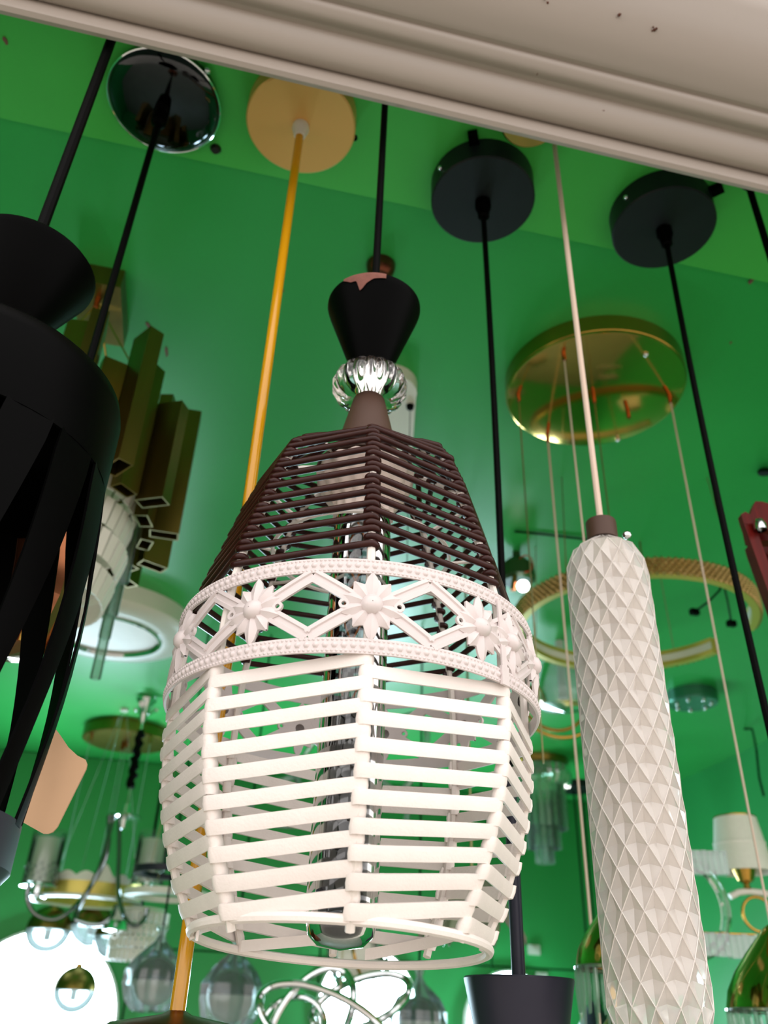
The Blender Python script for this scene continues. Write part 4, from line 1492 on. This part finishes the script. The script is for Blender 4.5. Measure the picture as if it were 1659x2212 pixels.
# ---- brass arm lamp with a glass bowl behind the ring
p = at(1215, 1480, 1.9)
c = V(p.x, p.y)
k = mpp(p)
t = thing('brass_arm_lamp', 'brass arm lamp with a pale glass bowl inside the gold ring', 'pendant lamp', V(c.x, c.y, p.z - .1))
obj('stem', MB().tube([c + V(0, 0, CZ), c + V(0, 0, p.z - 30 * k)], 10 * k, 10), 'grey_body', t)
obj('glass_bowl', MB().lathe([(12 * k, p.z + 60 * k), (50 * k, p.z + 40 * k), (62 * k, p.z - 10 * k), (48 * k, p.z - 48 * k), (.001, p.z - 60 * k)], c, 36), 'bag_film', t)
for rr_, cz_, a0, a1, dx in ((70, -30, 150, 330, -20), (95, -20, 170, 320, -10)):
    pts = []
    for j in range(19):
        a = math.radians(a0 + (a1 - a0) * j / 18)
        pts.append(p + RH * ((dx + rr_ * math.cos(a)) * k) + V(0, 0, (cz_ + rr_ * math.sin(a)) * k))
    obj('brass_arm', MB().tube(pts, 4 * k, 8), 'gold_satin', t)
obj('nut', MB().tube([at(1150, 1482, 1.9), at(1150, 1512, 1.9)], 8 * k, 10), 'copper', t)
obj('lit_lens', MB().ball(at(1155, 1524, 1.9), 8 * k, 12, 8), 'lit_small', t)

# ---- small green spot lamp
p = at(1118, 1240, 1.45)
k = mpp(p)
t = thing('green_spot_lamp', 'dark green spot lamp with a bright lens and red wire by the basket', 'spot lamp', V(p.x, p.y, p.z - .03))
obj('housing', MB().lathe([(.0001, p.z + 34 * k), (22 * k, p.z + 32 * k), (36 * k, p.z + 18 * k), (38 * k, p.z - 14 * k), (30 * k, p.z - 20 * k), (.0001, p.z - 20 * k)], V(p.x, p.y), 28), 'green_housing', t)
obj('lens', MB().ball(at(1130, 1266, 1.42), 13 * k, 14, 10), 'lit_small', t)
obj('nut', MB().tube([at(1112, 1245, 1.42), at(1108, 1275, 1.42)], 6 * k, 8), 'copper', t)
obj('red_wire', MB().tube([at(1135 + 16 * math.cos(a), 1218 + 18 * math.sin(a), 1.42) for a in [2 * PI * j / 18 for j in range(18)]], 1.6 * k, 5, True), 'red_wire', t)
obj('bracket', MB().tube([V(p.x, p.y, p.z + 30 * k), V(p.x, p.y, CZ)], 9 * k, 10), 'green_housing', t)

# ---- teal round canopy with chrome knobs
c = axis_at(1500, 1535, CZ - .05)
k = mpp(c + V(0, 0, CZ))
t = thing('teal_drum_lamp', 'flat teal drum with chrome knobs on the ceiling behind the glass tube', 'ceiling lamp', V(c.x, c.y, CZ - .09))
bd = obj('drum', MB().lathe([(.0001, CZ - 26 * k), (50 * k, CZ - 26 * k), (53 * k, CZ - 22 * k), (53 * k, CZ), (.0001, CZ)], c, 44), 'teal_metal', t)
for j in range(7):
    a = 2 * PI * j / 7 + .3
    q = c + V(36 * k * math.cos(a), 36 * k * math.sin(a), CZ - 28 * k)
    obj('knob', MB().ball(q, 4.5 * k, 10, 6), 'chrome', bd)

# ---- wall lamp with a white fabric shade on the right
p = at(1600, 1840, 1.75)
c = V(p.x, p.y)
k = mpp(p)
t = thing('shade_wall_lamp', 'white fabric shade lamp with a gold stem and gold ring, at the right', 'wall lamp', V(c.x, c.y, p.z - .1))
obj('shade', MB().lathe([(44 * k, p.z + 70 * k), (62 * k, p.z - 42 * k), (60 * k, p.z - 42 * k), (42 * k, p.z + 70 * k), (44 * k, p.z + 70 * k)], c, 44), 'white_fabric', t)
obj('shade_trim', MB().torus(c + V(0, 0, p.z + 70 * k), 43 * k, 2 * k, 40, 6), 'gold_satin', t)
obj('shade_seam', MB().lathe([(53.6 * k, p.z + 18 * k), (54.6 * k, p.z + 16 * k), (54.2 * k, p.z + 13 * k), (53 * k, p.z + 12 * k)], c, 60, rad=lambda a: 1 + .004 * math.cos(16 * a)), 'white_fabric', t)
obj('gold_cup', MB().lathe([(.0001, p.z - 34 * k), (24 * k, p.z - 36 * k), (16 * k, p.z - 58 * k), (6 * k, p.z - 64 * k), (8 * k, p.z - 74 * k), (.0001, p.z - 76 * k)], c, 24), 'gold_satin', t)
pts = [p + RH * (x * k) + V(0, 0, (-82 + y) * k) for x, y in ((-40, -8), (-20, 1), (0, 4), (30, 2), (70, -4), (110, -10))]
obj('white_arm', MB().tube(pts, 6.5 * k, 10), 'white_plastic', t)
obj('gold_ring', MB().torus(p + V(0, 0, -122 * k) + RH * 14 * k, 33 * k, 3.2 * k, 44, 8, Matrix.Rotation(-YAW, 3, 'Z') @ Matrix.Rotation(PI / 2, 3, 'X')), 'gold_satin', t)
wl = V(XR, c.y, p.z - .09)
obj('wall_arm', MB().tube([pts[-1], lerp(pts[-1], wl, .5), wl], 6 * k, 8), 'white_plastic', t)

# ---- crystal bar ring lamp behind the glass tube
p = at(1500, 1965, 1.45)
c = V(p.x, p.y)
k = mpp(p)
t = thing('crystal_bar_lamp', 'crystal block bars around a clear arched tube, right of the glass tube', 'pendant lamp', V(c.x, c.y, p.z - .12))
for (xa, xb, yc, h_) in ((-40, 80, 96, 50), (-30, 125, -68, 44)):
    x = xa
    while x < xb:
        w_ = random.uniform(12, 17)
        q = p + RH * ((x + w_ / 2) * k) + V(0, 0, (yc + random.uniform(-2, 2)) * k)
        obj('crystal_block', MB().box(q, (w_ * k * .93, .02, h_ * k), -YAW), 'clear_rod', t, 0)
        x += w_
pts = [p + RH * ((-10 + 78 * math.cos(a)) * k) + V(0, 0, (4 + 92 * math.sin(a)) * k) for a in [math.radians(-85 + 170 * j / 24) for j in range(25)]]
obj('clear_arch', MB().tube(pts, 11 * k, 10), 'glass', t)
obj('gold_bar', MB().tube([p + RH * (-30 * k) + V(0, 0, -44 * k), p + RH * (125 * k) + V(0, 0, -44 * k)], 2 * k, 6), 'gold_satin', t)
obj('stem', MB().tube([p + V(0, 0, .09), V(p.x, p.y, CZ)], .002, 6), 'thin_wire', t)

# ---- plates on the back wall, dark cabinet edge by the right wall
for px, py, lb in ((1152, 2052, 'small pale plate on the back wall right of the black rod'), (1168, 2112, 'small pale plate low on the back wall by the black cone')):
    p = on_y(px, py, YB)
    k = mpp(p)
    t = thing('wall_plate', lb, 'wall plate', V(p.x, YB, p.z), 'pale plates on the back wall')
    obj('plate', MB().box((p.x, YB - .006, p.z), (26 * k, .010, 19 * k)), 'wall_tag', t, 0)
    obj('rocker', MB().box((p.x, YB - .012, p.z), (12 * k, .006, 10 * k)), 'wall_tag', t, 0)
